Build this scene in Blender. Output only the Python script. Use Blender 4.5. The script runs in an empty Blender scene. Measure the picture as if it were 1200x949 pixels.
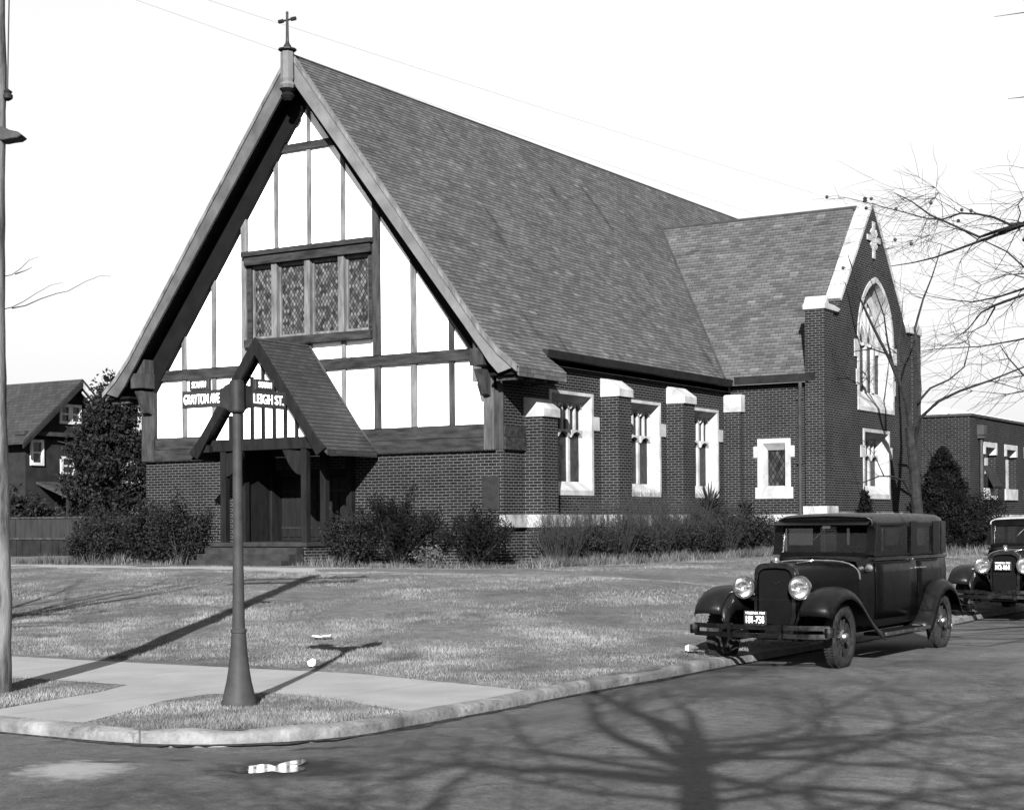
import bpy, math, random
import numpy as np
from mathutils import Vector, Matrix
R = math.radians
random.seed(7)
scene = bpy.context.scene
COL = scene.collection

# ------------------------------------------------------------------ helpers
class MB:
    """collects shapes and links them as ONE mesh object"""
    def __init__(s):
        s.v = []; s.f = []
    def add(s, vs, fs):
        o = len(s.v); s.v.extend(tuple(p) for p in vs); s.f.extend(tuple(i + o for i in f) for f in fs); return s
    def box(s, x0, x1, y0, y1, z0, z1):
        vs = [(x, y, z) for z in (z0, z1) for y in (y0, y1) for x in (x0, x1)]
        return s.add(vs, [(0,2,3,1),(4,5,7,6),(0,1,5,4),(2,6,7,3),(0,4,6,2),(1,3,7,5)])
    def cbox(s, c, u, v, w):
        """box with centre c and half-axis vectors u, v, w"""
        c, u, v, w = map(Vector, (c, u, v, w))
        vs = [c + a*u + b*v + d*w for d in (-1,1) for b in (-1,1) for a in (-1,1)]
        return s.add(vs, [(0,2,3,1),(4,5,7,6),(0,1,5,4),(2,6,7,3),(0,4,6,2),(1,3,7,5)])
    def prism(s, poly, axis, a0, a1):
        """poly in the two other axes (x,z for 'y'; y,z for 'x'; x,y for 'z')"""
        def P(p, a):
            return (p[0], a, p[1]) if axis == 'y' else (a, p[0], p[1]) if axis == 'x' else (p[0], p[1], a)
        n = len(poly)
        vs = [P(p, a0) for p in poly] + [P(p, a1) for p in poly]
        fs = [tuple(range(n)), tuple(range(2*n-1, n-1, -1))]
        fs += [(i, i+n, (i+1) % n + n, (i+1) % n) for i in range(n)]
        return s.add(vs, fs)
    def strip(s, outer, inner, axis, a0, a1, closed=False):
        """solid band between two polylines of equal length (x,z / y,z / x,y), depth a0..a1"""
        m = len(outer)
        for i in range(m if closed else m-1):
            j = (i+1) % m
            s.prism([outer[i], outer[j], inner[j], inner[i]], axis, a0, a1)
        return s
    def tube(s, pts, rad, n=6, cap=True):
        pts = [Vector(p) for p in pts]
        if not hasattr(rad, '__len__'): rad = [rad]*len(pts)
        o = len(s.v); prev = None
        for i, p in enumerate(pts):
            d = (pts[min(i+1, len(pts)-1)] - pts[max(i-1, 0)])
            d = d.normalized() if d.length > 1e-9 else Vector((0,0,1))
            if prev is None:
                a = d.orthogonal().normalized()
            else:
                a = (prev - d*prev.dot(d))
                a = a.normalized() if a.length > 1e-6 else d.orthogonal().normalized()
            prev = a; b = d.cross(a)
            for k in range(n):
                t = 2*math.pi*k/n
                s.v.append(tuple(p + (a*math.cos(t) + b*math.sin(t))*rad[i]))
        for i in range(len(pts)-1):
            for k in range(n):
                q = (k+1) % n
                s.f.append((o+i*n+k, o+i*n+q, o+(i+1)*n+q, o+(i+1)*n+k))
        if cap:
            s.f.append(tuple(o+k for k in range(n-1, -1, -1)))
            s.f.append(tuple(o+(len(pts)-1)*n+k for k in range(n)))
        return s
    def lathe(s, prof, c, axis='z', n=24, flip=1, cap=True):
        """prof: list of (radius, along)"""
        o = len(s.v); cx, cy, cz = c
        for r, h in prof:
            for k in range(n):
                t = 2*math.pi*k/n; a, b = r*math.cos(t), r*math.sin(t); h2 = h*flip
                s.v.append((cx+a, cy+b, cz+h2) if axis == 'z' else (cx+a, cy+h2, cz+b) if axis == 'y' else (cx+h2, cy+a, cz+b))
        for i in range(len(prof)-1):
            for k in range(n):
                q = (k+1) % n
                s.f.append((o+i*n+k, o+i*n+q, o+(i+1)*n+q, o+(i+1)*n+k))
        if cap:
            s.f.append(tuple(o+k for k in range(n)))
            s.f.append(tuple(o+(len(prof)-1)*n+k for k in range(n)))
        return s
    def grid(s, rows):
        """rows of points -> quads"""
        o = len(s.v); m = len(rows[0])
        for r in rows: s.v.extend(tuple(p) for p in r)
        for i in range(len(rows)-1):
            for j in range(m-1):
                s.f.append((o+i*m+j, o+i*m+j+1, o+(i+1)*m+j+1, o+(i+1)*m+j))
        return s
    def build(s, name, m=None, parent=None, smooth=False, bevel=0, solid=0, angle=35, subd=0):
        me = bpy.data.meshes.new(name)
        me.from_pydata(s.v, [], s.f); me.validate(); me.update()
        import bmesh
        bm = bmesh.new(); bm.from_mesh(me)
        bmesh.ops.remove_doubles(bm, verts=bm.verts, dist=1e-5)
        bmesh.ops.recalc_face_normals(bm, faces=bm.faces)
        bm.to_mesh(me); bm.free()
        return link(name, me, m, parent, smooth, bevel, solid, angle, subd)

def link(name, me, m=None, parent=None, smooth=False, bevel=0, solid=0, angle=35, subd=0):
    o = bpy.data.objects.new(name, me); COL.objects.link(o)
    if m is not None: me.materials.append(m)
    if smooth:
        for p in me.polygons: p.use_smooth = True
        try: me.set_sharp_from_angle(angle=R(angle))
        except Exception: pass
    if subd:
        md = o.modifiers.new('s', 'SUBSURF'); md.levels = md.render_levels = subd
    if solid:
        md = o.modifiers.new('t', 'SOLIDIFY'); md.thickness = solid; md.offset = 0
    if bevel:
        md = o.modifiers.new('b', 'BEVEL'); md.width = bevel; md.segments = 2; md.limit_method = 'ANGLE'; md.angle_limit = R(40)
    if parent is not None:
        o.parent = parent
        if parent.type == 'EMPTY' and parent.get('_world'):
            o.matrix_parent_inverse = Matrix.Translation(-Vector(parent.location))
    return o

def thing(name, label, cat, loc=(0,0,0), rotz=0, group=None, world=False):
    o = bpy.data.objects.new(name, None); COL.objects.link(o)
    o.location = loc; o.rotation_euler = (0,0,rotz); o['label'] = label; o['category'] = cat
    o.empty_display_size = .2
    if group: o['group'] = group
    if world: o['_world'] = 1
    return o
def tag(o, label, cat, group=None):
    o['label'] = label; o['category'] = cat
    if group: o['group'] = group
    return o
def kind(o, k, label=None):
    o['kind'] = k
    if label: o['label'] = label
    return o
def dup(root, loc, rotz=0, label=None):
    r = root.copy(); COL.objects.link(r); r.location = loc; r.rotation_euler = (0,0,rotz)
    if label: r['label'] = label
    for ch in list(root.children):
        c = ch.copy(); COL.objects.link(c); c.parent = r
        for g in ch.children:
            d = g.copy(); COL.objects.link(d); d.parent = c
    return r
def np_mesh(name, verts, nper, m, parent=None, col=None):
    """verts (K*nper,3): K separate triangles/quads; col: (K,) grey per face"""
    verts = np.asarray(verts, np.float32); K = len(verts)//nper
    me = bpy.data.meshes.new(name)
    me.vertices.add(len(verts)); me.vertices.foreach_set('co', verts.ravel())
    me.loops.add(K*nper); me.loops.foreach_set('vertex_index', np.arange(K*nper, dtype=np.int32))
    me.polygons.add(K); me.polygons.foreach_set('loop_start', np.arange(0, K*nper, nper, dtype=np.int32))
    try: me.polygons.foreach_set('loop_total', np.full(K, nper, np.int32))
    except Exception: pass
    if col is not None:
        at = me.attributes.new('tint', 'FLOAT', 'POINT'); at.data.foreach_set('value', np.repeat(np.asarray(col, np.float32), nper))
    me.update(); me.validate()
    return link(name, me, m, parent)

# ------------------------------------------------------------------ materials (all grey: the photograph is black and white)
def newmat(name):
    m = bpy.data.materials.new(name); m.use_nodes = True
    nt = m.node_tree
    return m, nt, nt.nodes['Principled BSDF']
def nd(nt, t, **kw):
    n = nt.nodes.new(t)
    for k, v in kw.items(): setattr(n, k, v)
    return n
def grey(v): return (v, v, v, 1)
def ramp(nt, src, stops):
    r = nd(nt, 'ShaderNodeValToRGB'); e = r.color_ramp.elements
    while len(e) < len(stops): e.new(.5)
    for el, (p, v) in zip(e, stops): el.position = p; el.color = grey(v)
    nt.links.new(src, r.inputs[0]); return r.outputs[0]
def noise(nt, vec, scale, detail=4, rough=.6):
    n = nd(nt, 'ShaderNodeTexNoise'); n.inputs['Scale'].default_value = scale; n.inputs['Detail'].default_value = detail
    n.inputs['Roughness'].default_value = rough
    if vec is not None: nt.links.new(vec, n.inputs['Vector'])
    return n.outputs[0]
def mathn(nt, op, a, b=None, c=None):
    n = nd(nt, 'ShaderNodeMath', operation=op)
    for i, x in enumerate((a, b, c)):
        if x is None: continue
        if isinstance(x, (int, float)): n.inputs[i].default_value = x
        else: nt.links.new(x, n.inputs[i])
    return n.outputs[0]
def mix(nt, fac, a, b, mode='MIX'):
    n = nd(nt, 'ShaderNodeMix', data_type='RGBA', blend_type=mode)
    for sock, x in ((n.inputs[0], fac), (n.inputs[6], a), (n.inputs[7], b)):
        if isinstance(x, (int, float)): sock.default_value = x if sock == n.inputs[0] else grey(x)
        else: nt.links.new(x, sock)
    return n.outputs[2]
def pos(nt, scale=(1,1,1), obj=False):
    if obj: src = nd(nt, 'ShaderNodeTexCoord').outputs['Object']
    else: src = nd(nt, 'ShaderNodeNewGeometry').outputs['Position']
    if scale == (1,1,1): return src
    mp = nd(nt, 'ShaderNodeMapping'); mp.inputs['Scale'].default_value = scale
    nt.links.new(src, mp.inputs['Vector']); return mp.outputs[0]
def bump(nt, b, h, strength=.4, dist=.02):
    n = nd(nt, 'ShaderNodeBump'); n.inputs['Strength'].default_value = strength; n.inputs['Distance'].default_value = dist
    nt.links.new(h, n.inputs['Height']); nt.links.new(n.outputs[0], b.inputs['Normal'])

def mottled(name, lo, hi, scale=3, rough=.85, detail=5, stretch=(1,1,1), obj=False, bmp=0, bscale=None, spec=.08, a=.35, b=.65):
    m, nt, p = newmat(name)
    v = pos(nt, stretch, obj)
    n = noise(nt, v, scale, detail)
    nt.links.new(ramp(nt, n, [(a, lo), (b, hi)]), p.inputs['Base Color'])
    p.inputs['Roughness'].default_value = rough; p.inputs['Specular IOR Level'].default_value = spec
    if bmp: bump(nt, p, noise(nt, v, bscale or scale*6, 4), bmp)
    return m
def plain(name, v, rough=.6, metal=0, spec=.5, coat=0):
    m, nt, p = newmat(name)
    n = noise(nt, pos(nt, (1,1,1), True), 9, 3)
    nt.links.new(ramp(nt, n, [(.3, v*.8), (.7, v*1.15)]), p.inputs['Base Color'])
    nt.links.new(ramp(nt, n, [(.3, max(rough-.08, .02)), (.7, rough+.1)]), p.inputs['Roughness'])
    p.inputs['Metallic'].default_value = metal; p.inputs['Specular IOR Level'].default_value = spec
    p.inputs['Coat Weight'].default_value = coat; p.inputs['Coat Roughness'].default_value = .12
    return m
def masonry(name, c1, c2, mortar, bw, rh, ms, vscale=1.0, z0=0, wob=.03, rough=.9, bmp=.5, big=(.75, 1.2), bigscale=.6, bias=0, fleck=0, smooth=.1, streak=False):
    m, nt, p = newmat(name)
    g = nd(nt, 'ShaderNodeNewGeometry')
    s = nd(nt, 'ShaderNodeSeparateXYZ'); nt.links.new(g.outputs['Position'], s.inputs[0])
    sn = nd(nt, 'ShaderNodeSeparateXYZ'); nt.links.new(g.outputs['True Normal'], sn.inputs[0])
    isx = mathn(nt, 'GREATER_THAN', mathn(nt, 'ABSOLUTE', sn.outputs[0]), mathn(nt, 'ABSOLUTE', sn.outputs[1]))
    d = mathn(nt, 'SUBTRACT', s.outputs[1], s.outputs[0])
    u = mathn(nt, 'ADD', s.outputs[0], mathn(nt, 'MULTIPLY', d, isx))
    v = mathn(nt, 'MULTIPLY', mathn(nt, 'SUBTRACT', s.outputs[2], z0), vscale)
    c = nd(nt, 'ShaderNodeCombineXYZ'); nt.links.new(u, c.inputs[0]); nt.links.new(v, c.inputs[1])
    # courses wander a little
    w = noise(nt, g.outputs['Position'], 1.3, 2)
    wobv = nd(nt, 'ShaderNodeCombineXYZ'); nt.links.new(mathn(nt, 'MULTIPLY', w, wob), wobv.inputs[1])
    va = nd(nt, 'ShaderNodeVectorMath', operation='ADD'); nt.links.new(c.outputs[0], va.inputs[0]); nt.links.new(wobv.outputs[0], va.inputs[1])
    b = nd(nt, 'ShaderNodeTexBrick'); nt.links.new(va.outputs[0], b.inputs['Vector'])
    b.inputs['Color1'].default_value = grey(c1); b.inputs['Color2'].default_value = grey(c2); b.inputs['Mortar'].default_value = grey(mortar)
    b.inputs['Scale'].default_value = 1; b.inputs['Mortar Size'].default_value = ms; b.inputs['Mortar Smooth'].default_value = smooth
    b.inputs['Bias'].default_value = bias; b.inputs['Brick Width'].default_value = bw; b.inputs['Row Height'].default_value = rh
    big_ = ramp(nt, noise(nt, g.outputs['Position'], bigscale, 6, .65), [(.3, big[0]), (.7, big[1])])
    colr = mix(nt, 1.0, b.outputs[0], big_, 'MULTIPLY')
    if streak:  # darker streaks running down the slope
        stn = noise(nt, pos(nt, (.5, 2.6, .5)), 1.0, 5, .6)
        colr = mix(nt, .8, colr, ramp(nt, stn, [(.30, .45), (.40, 1), (.6, 1), (.75, 1.15)]), 'MULTIPLY')
    if fleck:   # single tiles much paler than the rest
        mp = nd(nt, 'ShaderNodeVectorMath', operation='DIVIDE'); nt.links.new(va.outputs[0], mp.inputs[0]); mp.inputs[1].default_value = (bw, rh, 1)
        fl = nd(nt, 'ShaderNodeVectorMath', operation='FLOOR'); nt.links.new(mp.outputs[0], fl.inputs[0])
        wn = nd(nt, 'ShaderNodeTexWhiteNoise', noise_dimensions='2D'); nt.links.new(fl.outputs[0], wn.inputs['Vector'])
        f = mathn(nt, 'MULTIPLY', mathn(nt, 'GREATER_THAN', wn.outputs[0], .988), .6)
        colr = mix(nt, f, colr, fleck)
    nt.links.new(colr, p.inputs['Base Color'])
    p.inputs['Roughness'].default_value = rough; p.inputs['Specular IOR Level'].default_value = .06
    inv = mathn(nt, 'SUBTRACT', 1.0, b.outputs[1])
    bump(nt, p, inv, bmp, .012)
    return m
def lattice(name, w, h, dark, light, lead, rough=.3):
    """leaded diamond panes: every pane its own grey, lead lines between"""
    m, nt, p = newmat(name)
    g = nd(nt, 'ShaderNodeNewGeometry')
    s = nd(nt, 'ShaderNodeSeparateXYZ'); nt.links.new(g.outputs['Position'], s.inputs[0])
    u = mathn(nt, 'DIVIDE', mathn(nt, 'ADD', s.outputs[0], s.outputs[1]), w); v = mathn(nt, 'DIVIDE', s.outputs[2], h)
    a = mathn(nt, 'ADD', u, v); b = mathn(nt, 'SUBTRACT', u, v)
    fa = mathn(nt, 'FRACT', a); fb = mathn(nt, 'FRACT', b)
    ln = mathn(nt, 'MAXIMUM', mathn(nt, 'LESS_THAN', fa, .17), mathn(nt, 'LESS_THAN', fb, .17))
    c = nd(nt, 'ShaderNodeCombineXYZ'); nt.links.new(mathn(nt, 'FLOOR', a), c.inputs[0]); nt.links.new(mathn(nt, 'FLOOR', b), c.inputs[1])
    wn = nd(nt, 'ShaderNodeTexWhiteNoise', noise_dimensions='2D'); nt.links.new(c.outputs[0], wn.inputs['Vector'])
    pane = ramp(nt, wn.outputs[0], [(0, dark), (.6, (dark+light)/2), (1, light)])
    nt.links.new(mix(nt, ln, pane, lead), p.inputs['Base Color'])
    p.inputs['Roughness'].default_value = rough; p.inputs['Specular IOR Level'].default_value = .12
    # each pane sits at its own small angle
    wn2 = nd(nt, 'ShaderNodeVectorMath', operation='SCALE'); nt.links.new(wn.outputs[1], wn2.inputs[0]); wn2.inputs['Scale'].default_value = .12
    ad = nd(nt, 'ShaderNodeVectorMath', operation='ADD'); nt.links.new(g.outputs['Normal'], ad.inputs[0]); nt.links.new(wn2.outputs[0], ad.inputs[1])
    nz = nd(nt, 'ShaderNodeVectorMath', operation='NORMALIZE'); nt.links.new(ad.outputs[0], nz.inputs[0]); nt.links.new(nz.outputs[0], p.inputs['Normal'])
    return m
def glassy(name, tint=.55, rough=.03):
    m = bpy.data.materials.new(name); m.use_nodes = True; nt = m.node_tree; nt.nodes.clear()
    out = nd(nt, 'ShaderNodeOutputMaterial'); mx = nd(nt, 'ShaderNodeMixShader')
    t = nd(nt, 'ShaderNodeBsdfTransparent'); t.inputs[0].default_value = grey(tint)
    gl = nd(nt, 'ShaderNodeBsdfGlossy'); gl.inputs['Roughness'].default_value = rough; gl.inputs[0].default_value = grey(.8)
    fr = nd(nt, 'ShaderNodeFresnel'); fr.inputs[0].default_value = 1.45
    nt.links.new(fr.outputs[0], mx.inputs[0]); nt.links.new(t.outputs[0], mx.inputs[1]); nt.links.new(gl.outputs[0], mx.inputs[2]); nt.links.new(mx.outputs[0], out.inputs[0])
    return m
def tinted(name, base, rough=.7, spec=.3, trans=0):
    """base grey multiplied by the per-face tint attribute (leaf and blade variety)"""
    m, nt, p = newmat(name)
    a = nd(nt, 'ShaderNodeAttribute', attribute_name='tint')
    nt.links.new(mathn(nt, 'MULTIPLY', a.outputs['Fac'], base), p.inputs['Base Color'])
    p.inputs['Roughness'].default_value = rough; p.inputs['Specular IOR Level'].default_value = spec
    return m

MAT = {}
MAT['brick'] = masonry('church_brick', .0034, .0085, .056, .212, .0677, .0085, bmp=.3, big=(.7, 1.25))
MAT['brick_far'] = masonry('annex_brick', .0033, .0078, .038, .212, .0677, .0085, bmp=.3)
MAT['slate'] = masonry('roof_slate', .030, .052, .016, .27, .1185, .008, vscale=1.26, z0=12.81, wob=0, rough=.7, bmp=.7, big=(.8, 1.22), bigscale=.9, fleck=.08, smooth=.35, streak=True)
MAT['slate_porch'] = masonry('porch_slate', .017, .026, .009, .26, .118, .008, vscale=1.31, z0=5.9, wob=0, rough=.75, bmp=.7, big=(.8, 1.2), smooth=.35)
MAT['slate_house'] = masonry('house_shingle', .02, .03, .012, .3, .18, .012, vscale=1.3, rough=.9, bmp=.3)
MAT['stucco'] = mottled('white_stucco', .62, .78, 1.2, .95, 6, bmp=.08, bscale=30)
MAT['stone'] = mottled('limestone', .115, .20, 2.0, .9, 6, bmp=.1, bscale=40)
MAT['stone_dirty'] = mottled('limestone_stained', .045, .20, 2.2, .9, 7, stretch=(1,1,.5), bmp=.1, bscale=40)
MAT['timber'] = mottled('dark_stained_timber', .012, .034, 3, .8, 7, stretch=(2.5,2.5,.5), bmp=.25, bscale=14)
MAT['timber_h'] = mottled('dark_stained_beam', .007, .026, 3, .8, 7, stretch=(.6,2.5,3), bmp=.25, bscale=14)
MAT['timber_pale'] = mottled('pale_timber', .045, .11, 3, .8, 7, stretch=(2.5,2.5,.5), bmp=.25, bscale=14)  # paler copy of the timber: halation on the posts put into the colour
MAT['timber_mid'] = mottled('lighter_timber', .022, .065, 3, .8, 7, stretch=(2.5,2.5,.5), bmp=.25, bscale=14)  # lighter copy for the right corner post, its lit edge put into the colour
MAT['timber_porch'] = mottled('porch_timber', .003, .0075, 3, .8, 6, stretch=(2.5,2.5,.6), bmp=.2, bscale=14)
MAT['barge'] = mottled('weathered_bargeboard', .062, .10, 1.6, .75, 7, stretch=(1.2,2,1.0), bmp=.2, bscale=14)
MAT['barge_dark'] = mottled('dark_bargeboard', .035, .062, 1.6, .75, 7, stretch=(1.2,2,1.0), bmp=.2, bscale=14)  # darker tone, used on the left board only
MAT['soffit'] = mottled('soffit_boards', .0018, .0035, 2, .9)  # near-black: shade of the roof overhang put into the colour
MAT['iron'] = mottled('dark_gutter_metal', .007, .013, 3, .6, bmp=.05)
MAT['downpipe'] = mottled('dull_downpipe', .02, .035, 3, .6)
MAT['step'] = mottled('porch_step_stone', .011, .022, 4, .9)
MAT['door'] = mottled('oak_door', .005, .009, 4, .55, stretch=(6,6,.6), bmp=.2)
MAT['lead_bright'] = lattice('leaded_gable_glass', .10, .15, .008, .075, .003, .5)
MAT['lead_dark'] = lattice('leaded_nave_glass', .11, .17, .008, .020, .004, .35)
MAT['lead_mid'] = lattice('leaded_side_glass', .13, .22, .005, .03, .002, .4)
MAT['sash'] = plain('dark_window_glass', .012, .15, 0, .4)
MAT['bronze'] = plain('dark_bronze', .010, .6, 0, .15)
MAT['asphalt'] = None

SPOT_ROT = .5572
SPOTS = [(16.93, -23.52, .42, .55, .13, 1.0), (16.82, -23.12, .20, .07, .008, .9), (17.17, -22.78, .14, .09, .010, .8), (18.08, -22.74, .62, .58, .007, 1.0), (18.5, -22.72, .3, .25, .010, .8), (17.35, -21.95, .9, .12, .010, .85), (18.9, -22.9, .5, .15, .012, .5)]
def ground_mats():
    # asphalt: worn, streaked along the street, patched
    m, nt, p = newmat('worn_asphalt')
    P0 = pos(nt)
    fine = noise(nt, P0, 60, 6, .75); med = noise(nt, pos(nt, (.8,.8,1)), .9, 6, .62); gran = noise(nt, P0, 9, 5, .7)
    base = ramp(nt, med, [(.3, .032), (.5, .050), (.7, .072)])
    c = mix(nt, .9, base, ramp(nt, fine, [(.3, .35), (.55, 1.0), (.72, 2.1)]), 'MULTIPLY')
    c = mix(nt, .8, c, ramp(nt, gran, [(.3, .6), (.7, 1.35)]), 'MULTIPLY')
    c = mix(nt, .8, c, ramp(nt, noise(nt, pos(nt, (.5,.12,1)), 1.0, 7, .65), [(.35, .72), (.65, 1.2)]), 'MULTIPLY')
    # tar seams / cracks
    vo = nd(nt, 'ShaderNodeTexVoronoi', feature='DISTANCE_TO_EDGE'); vo.inputs['Scale'].default_value = .35
    wv = nd(nt, 'ShaderNodeVectorMath', operation='ADD')
    wn = nd(nt, 'ShaderNodeTexNoise'); wn.inputs['Scale'].default_value = 1.2; wn.inputs['Detail'].default_value = 5; nt.links.new(P0, wn.inputs['Vector'])
    nt.links.new(P0, wv.inputs[0]); nt.links.new(wn.outputs[1], wv.inputs[1]); nt.links.new(wv.outputs[0], vo.inputs['Vector'])
    crack = ramp(nt, vo.outputs[0], [(0, .45), (.012, 1)])
    c = mix(nt, .6, c, crack, 'MULTIPLY')
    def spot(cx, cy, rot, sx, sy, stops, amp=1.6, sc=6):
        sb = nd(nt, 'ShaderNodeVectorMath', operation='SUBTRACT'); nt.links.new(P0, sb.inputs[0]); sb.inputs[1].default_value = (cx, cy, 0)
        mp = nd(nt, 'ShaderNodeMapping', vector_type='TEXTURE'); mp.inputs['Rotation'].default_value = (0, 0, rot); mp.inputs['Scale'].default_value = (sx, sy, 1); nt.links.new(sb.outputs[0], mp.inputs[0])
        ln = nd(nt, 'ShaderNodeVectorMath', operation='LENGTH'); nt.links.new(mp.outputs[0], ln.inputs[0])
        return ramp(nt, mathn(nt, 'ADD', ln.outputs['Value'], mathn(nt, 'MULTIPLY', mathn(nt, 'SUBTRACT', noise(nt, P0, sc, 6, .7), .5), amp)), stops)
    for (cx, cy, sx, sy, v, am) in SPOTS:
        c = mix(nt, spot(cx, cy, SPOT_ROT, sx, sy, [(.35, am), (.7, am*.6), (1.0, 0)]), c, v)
    nt.links.new(c, p.inputs['Base Color'])
    nt.links.new(ramp(nt, med, [(.35, .62), (.65, .85)]), p.inputs['Roughness'])
    p.inputs['Specular IOR Level'].default_value = .12
    bump(nt, p, mathn(nt, 'ADD', fine, mathn(nt, 'MULTIPLY', gran, 2)), .5, .012)
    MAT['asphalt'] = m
    m, nt, p = newmat('sidewalk_concrete')
    P0 = pos(nt)
    c = ramp(nt, noise(nt, P0, 1.4, 7, .65), [(.3, .085), (.7, .13)])
    c = mix(nt, .35, c, ramp(nt, noise(nt, P0, 45, 4, .7), [(.3, .7), (.7, 1.2)]), 'MULTIPLY')
    s = nd(nt, 'ShaderNodeSeparateXYZ'); nt.links.new(P0, s.inputs[0])
    j = mathn(nt, 'FRACT', mathn(nt, 'DIVIDE', mathn(nt, 'ADD', s.outputs[0], 100.15), 1.55))
    c = mix(nt, mathn(nt, 'MULTIPLY', mathn(nt, 'LESS_THAN', j, .014), .55), c, .03)
    nt.links.new(c, p.inputs['Base Color']); p.inputs['Roughness'].default_value = .9
    bump(nt, p, noise(nt, P0, 45, 5), .3, .01)
    MAT['concrete'] = m
    m, nt, p = newmat('kerb_concrete')
    P0 = pos(nt)
    s = nd(nt, 'ShaderNodeSeparateXYZ'); nt.links.new(P0, s.inputs[0])
    c = ramp(nt, noise(nt, P0, 2.2, 7, .7), [(.32, .03), (.5, .075), (.7, .15)])
    c = mix(nt, .5, c, ramp(nt, noise(nt, P0, 20, 5, .7), [(.3, .6), (.7, 1.2)]), 'MULTIPLY')
    jt = mathn(nt, 'FRACT', mathn(nt, 'DIVIDE', mathn(nt, 'ADD', mathn(nt, 'ADD', s.outputs[0], s.outputs[1]), 200.3), 2.9))
    c = mix(nt, mathn(nt, 'MULTIPLY', mathn(nt, 'LESS_THAN', jt, .008), .8), c, .012)
    chips = noise(nt, P0, 5, 7, .75)
    c = mix(nt, .85, c, ramp(nt, chips, [(.34, .35), (.42, 1)]), 'MULTIPLY')
    nt.links.new(c, p.inputs['Base Color']); p.inputs['Roughness'].default_value = .9
    bump(nt, p, noise(nt, P0, 14, 6), .8, .03)
    MAT['kerb'] = m
    m, nt, p = newmat('winter_lawn')
    P0 = pos(nt)
    a = noise(nt, P0, .55, 6, .6); b = noise(nt, P0, 5, 6, .7); f = noise(nt, P0, 38, 5, .75)
    c = ramp(nt, a, [(.33, .052), (.5, .076), (.68, .10)])
    c = mix(nt, .75, c, ramp(nt, b, [(.32, .45), (.66, 1.3)]), 'MULTIPLY')
    c = mix(nt, .7, c, ramp(nt, f, [(.32, .4), (.66, 1.45)]), 'MULTIPLY')
    nt.links.new(c, p.inputs['Base Color']); p.inputs['Roughness'].default_value = 1; p.inputs['Specular IOR Level'].default_value = .1
    bump(nt, p, mathn(nt, 'ADD', f, b), 1.0, .05)
    MAT['lawn'] = m
    MAT['earth'] = mottled('bare_earth', .03, .06, 3, 1, 7, bmp=.6, bscale=20)
ground_mats()
MAT['grass'] = tinted('dry_grass_blades', .074, 1, .1)
MAT['bed_grass'] = tinted('border_grass_blades', .045, .9, .2)
MAT['leaf'] = tinted('evergreen_leaves', .0065, .7, .10)
MAT['leaf_dull'] = tinted('conifer_needles', .005, .8, .05)
MAT['bark'] = mottled('tree_bark', .012, .028, 8, .95, 6, stretch=(1,1,.25), bmp=.5, bscale=30)
MAT['twig'] = mottled('twig_bark', .018, .034, 6, .9)
MAT['twig_dark'] = mottled('dark_twig_bark', .008, .018, 6, .9)
MAT['pole_wood'] = mottled('pole_wood', .035, .20, 2.4, .85, 7, stretch=(2.2,2.2,.45), bmp=.3, bscale=24)
MAT['sign_iron'] = mottled('painted_cast_iron', .017, .028, 5, .6, bmp=.05)
MAT['sign_dark'] = plain('dark_sign_enamel', .01, .4)
MAT['sign_white'] = plain('white_sign_enamel', .85, .45)
MAT['paint'] = plain('black_car_paint', .0015, .3, 0, .10, 0)
MAT['fender'] = plain('dusty_black_fender', .004, .38, 0, .12, 0)
MAT['rubber'] = mottled('tyre_rubber', .010, .024, 14, .85, obj=True)
MAT['chrome'] = plain('dull_nickel', .3, .22, 1)
MAT['dark_chrome'] = plain('tarnished_nickel', .035, .3, 1)
MAT['lens'] = plain('headlamp_glass', .11, .08, 0, .9, 0)
MAT['core'] = plain('radiator_core', .004, .9, 0, .02)
MAT['trim'] = plain('dark_upholstery', .006, .95, 0, .05)
MAT['roof_cloth'] = plain('car_roof_cloth', .010, .45, 0, .25)
MAT['roof_pale'] = plain('pale_car_roof', .2, .7)
MAT['carglass'] = glassy('car_glass', .5)
MAT['mirror'] = plain('lamp_reflector', .75, .16, 1); MAT['clearglass'] = glassy('clear_lamp_glass', .9, .05)
MAT['paper'] = plain('white_paper', .8, .9)
MAT['spoke'] = plain('wheel_spokes', .012, .5, 0, .2)

KEEP = {'white_stucco', 'limestone', 'limestone_stained', 'white_paper', 'white_sign_enamel', 'headlamp_glass', 'dull_nickel', 'tarnished_nickel', 'lamp_reflector', 'car_glass'}
# ------------------------------------------------------------------ camera
f_px, th, roll, v0 = 1927.7156, .5572, -.0073, 612.0156
CAM = Vector((25.1646, -31.2383, 1.62))
FW = Vector((-math.sin(th), math.cos(th), 0)); RT = Vector((math.cos(th), math.sin(th), 0)); UP = Vector((0,0,1))
c_, s_ = math.cos(roll), math.sin(roll)
Rc = RT*c_ + UP*s_; Uc = -RT*s_ + UP*c_
cd = bpy.data.cameras.new('camera'); cam = bpy.data.objects.new('camera', cd); COL.objects.link(cam)
cam.matrix_world = Matrix(((Rc.x, Uc.x, -FW.x, CAM.x), (Rc.y, Uc.y, -FW.y, CAM.y), (Rc.z, Uc.z, -FW.z, CAM.z), (0,0,0,1)))
cd.sensor_fit = 'HORIZONTAL'; cd.sensor_width = 36; cd.lens = 36*f_px/1200; cd.shift_y = (v0 - 474.5)/1200; cd.clip_end = 3000; cd.clip_start = .1
scene.camera = cam
def at_D(px, py, D):
    """a point of the place D metres in front of the viewpoint, from its bearing"""
    a, b = px-600, py-v0
    u = a*c_ + b*s_; v = -a*s_ + b*c_
    return CAM + (FW + RT*(u/f_px) + UP*(-v/f_px))*D
def at_z(px, py, z):
    d = at_D(px, py, 1) - CAM
    return CAM + d*((z-CAM.z)/d.z)

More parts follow.
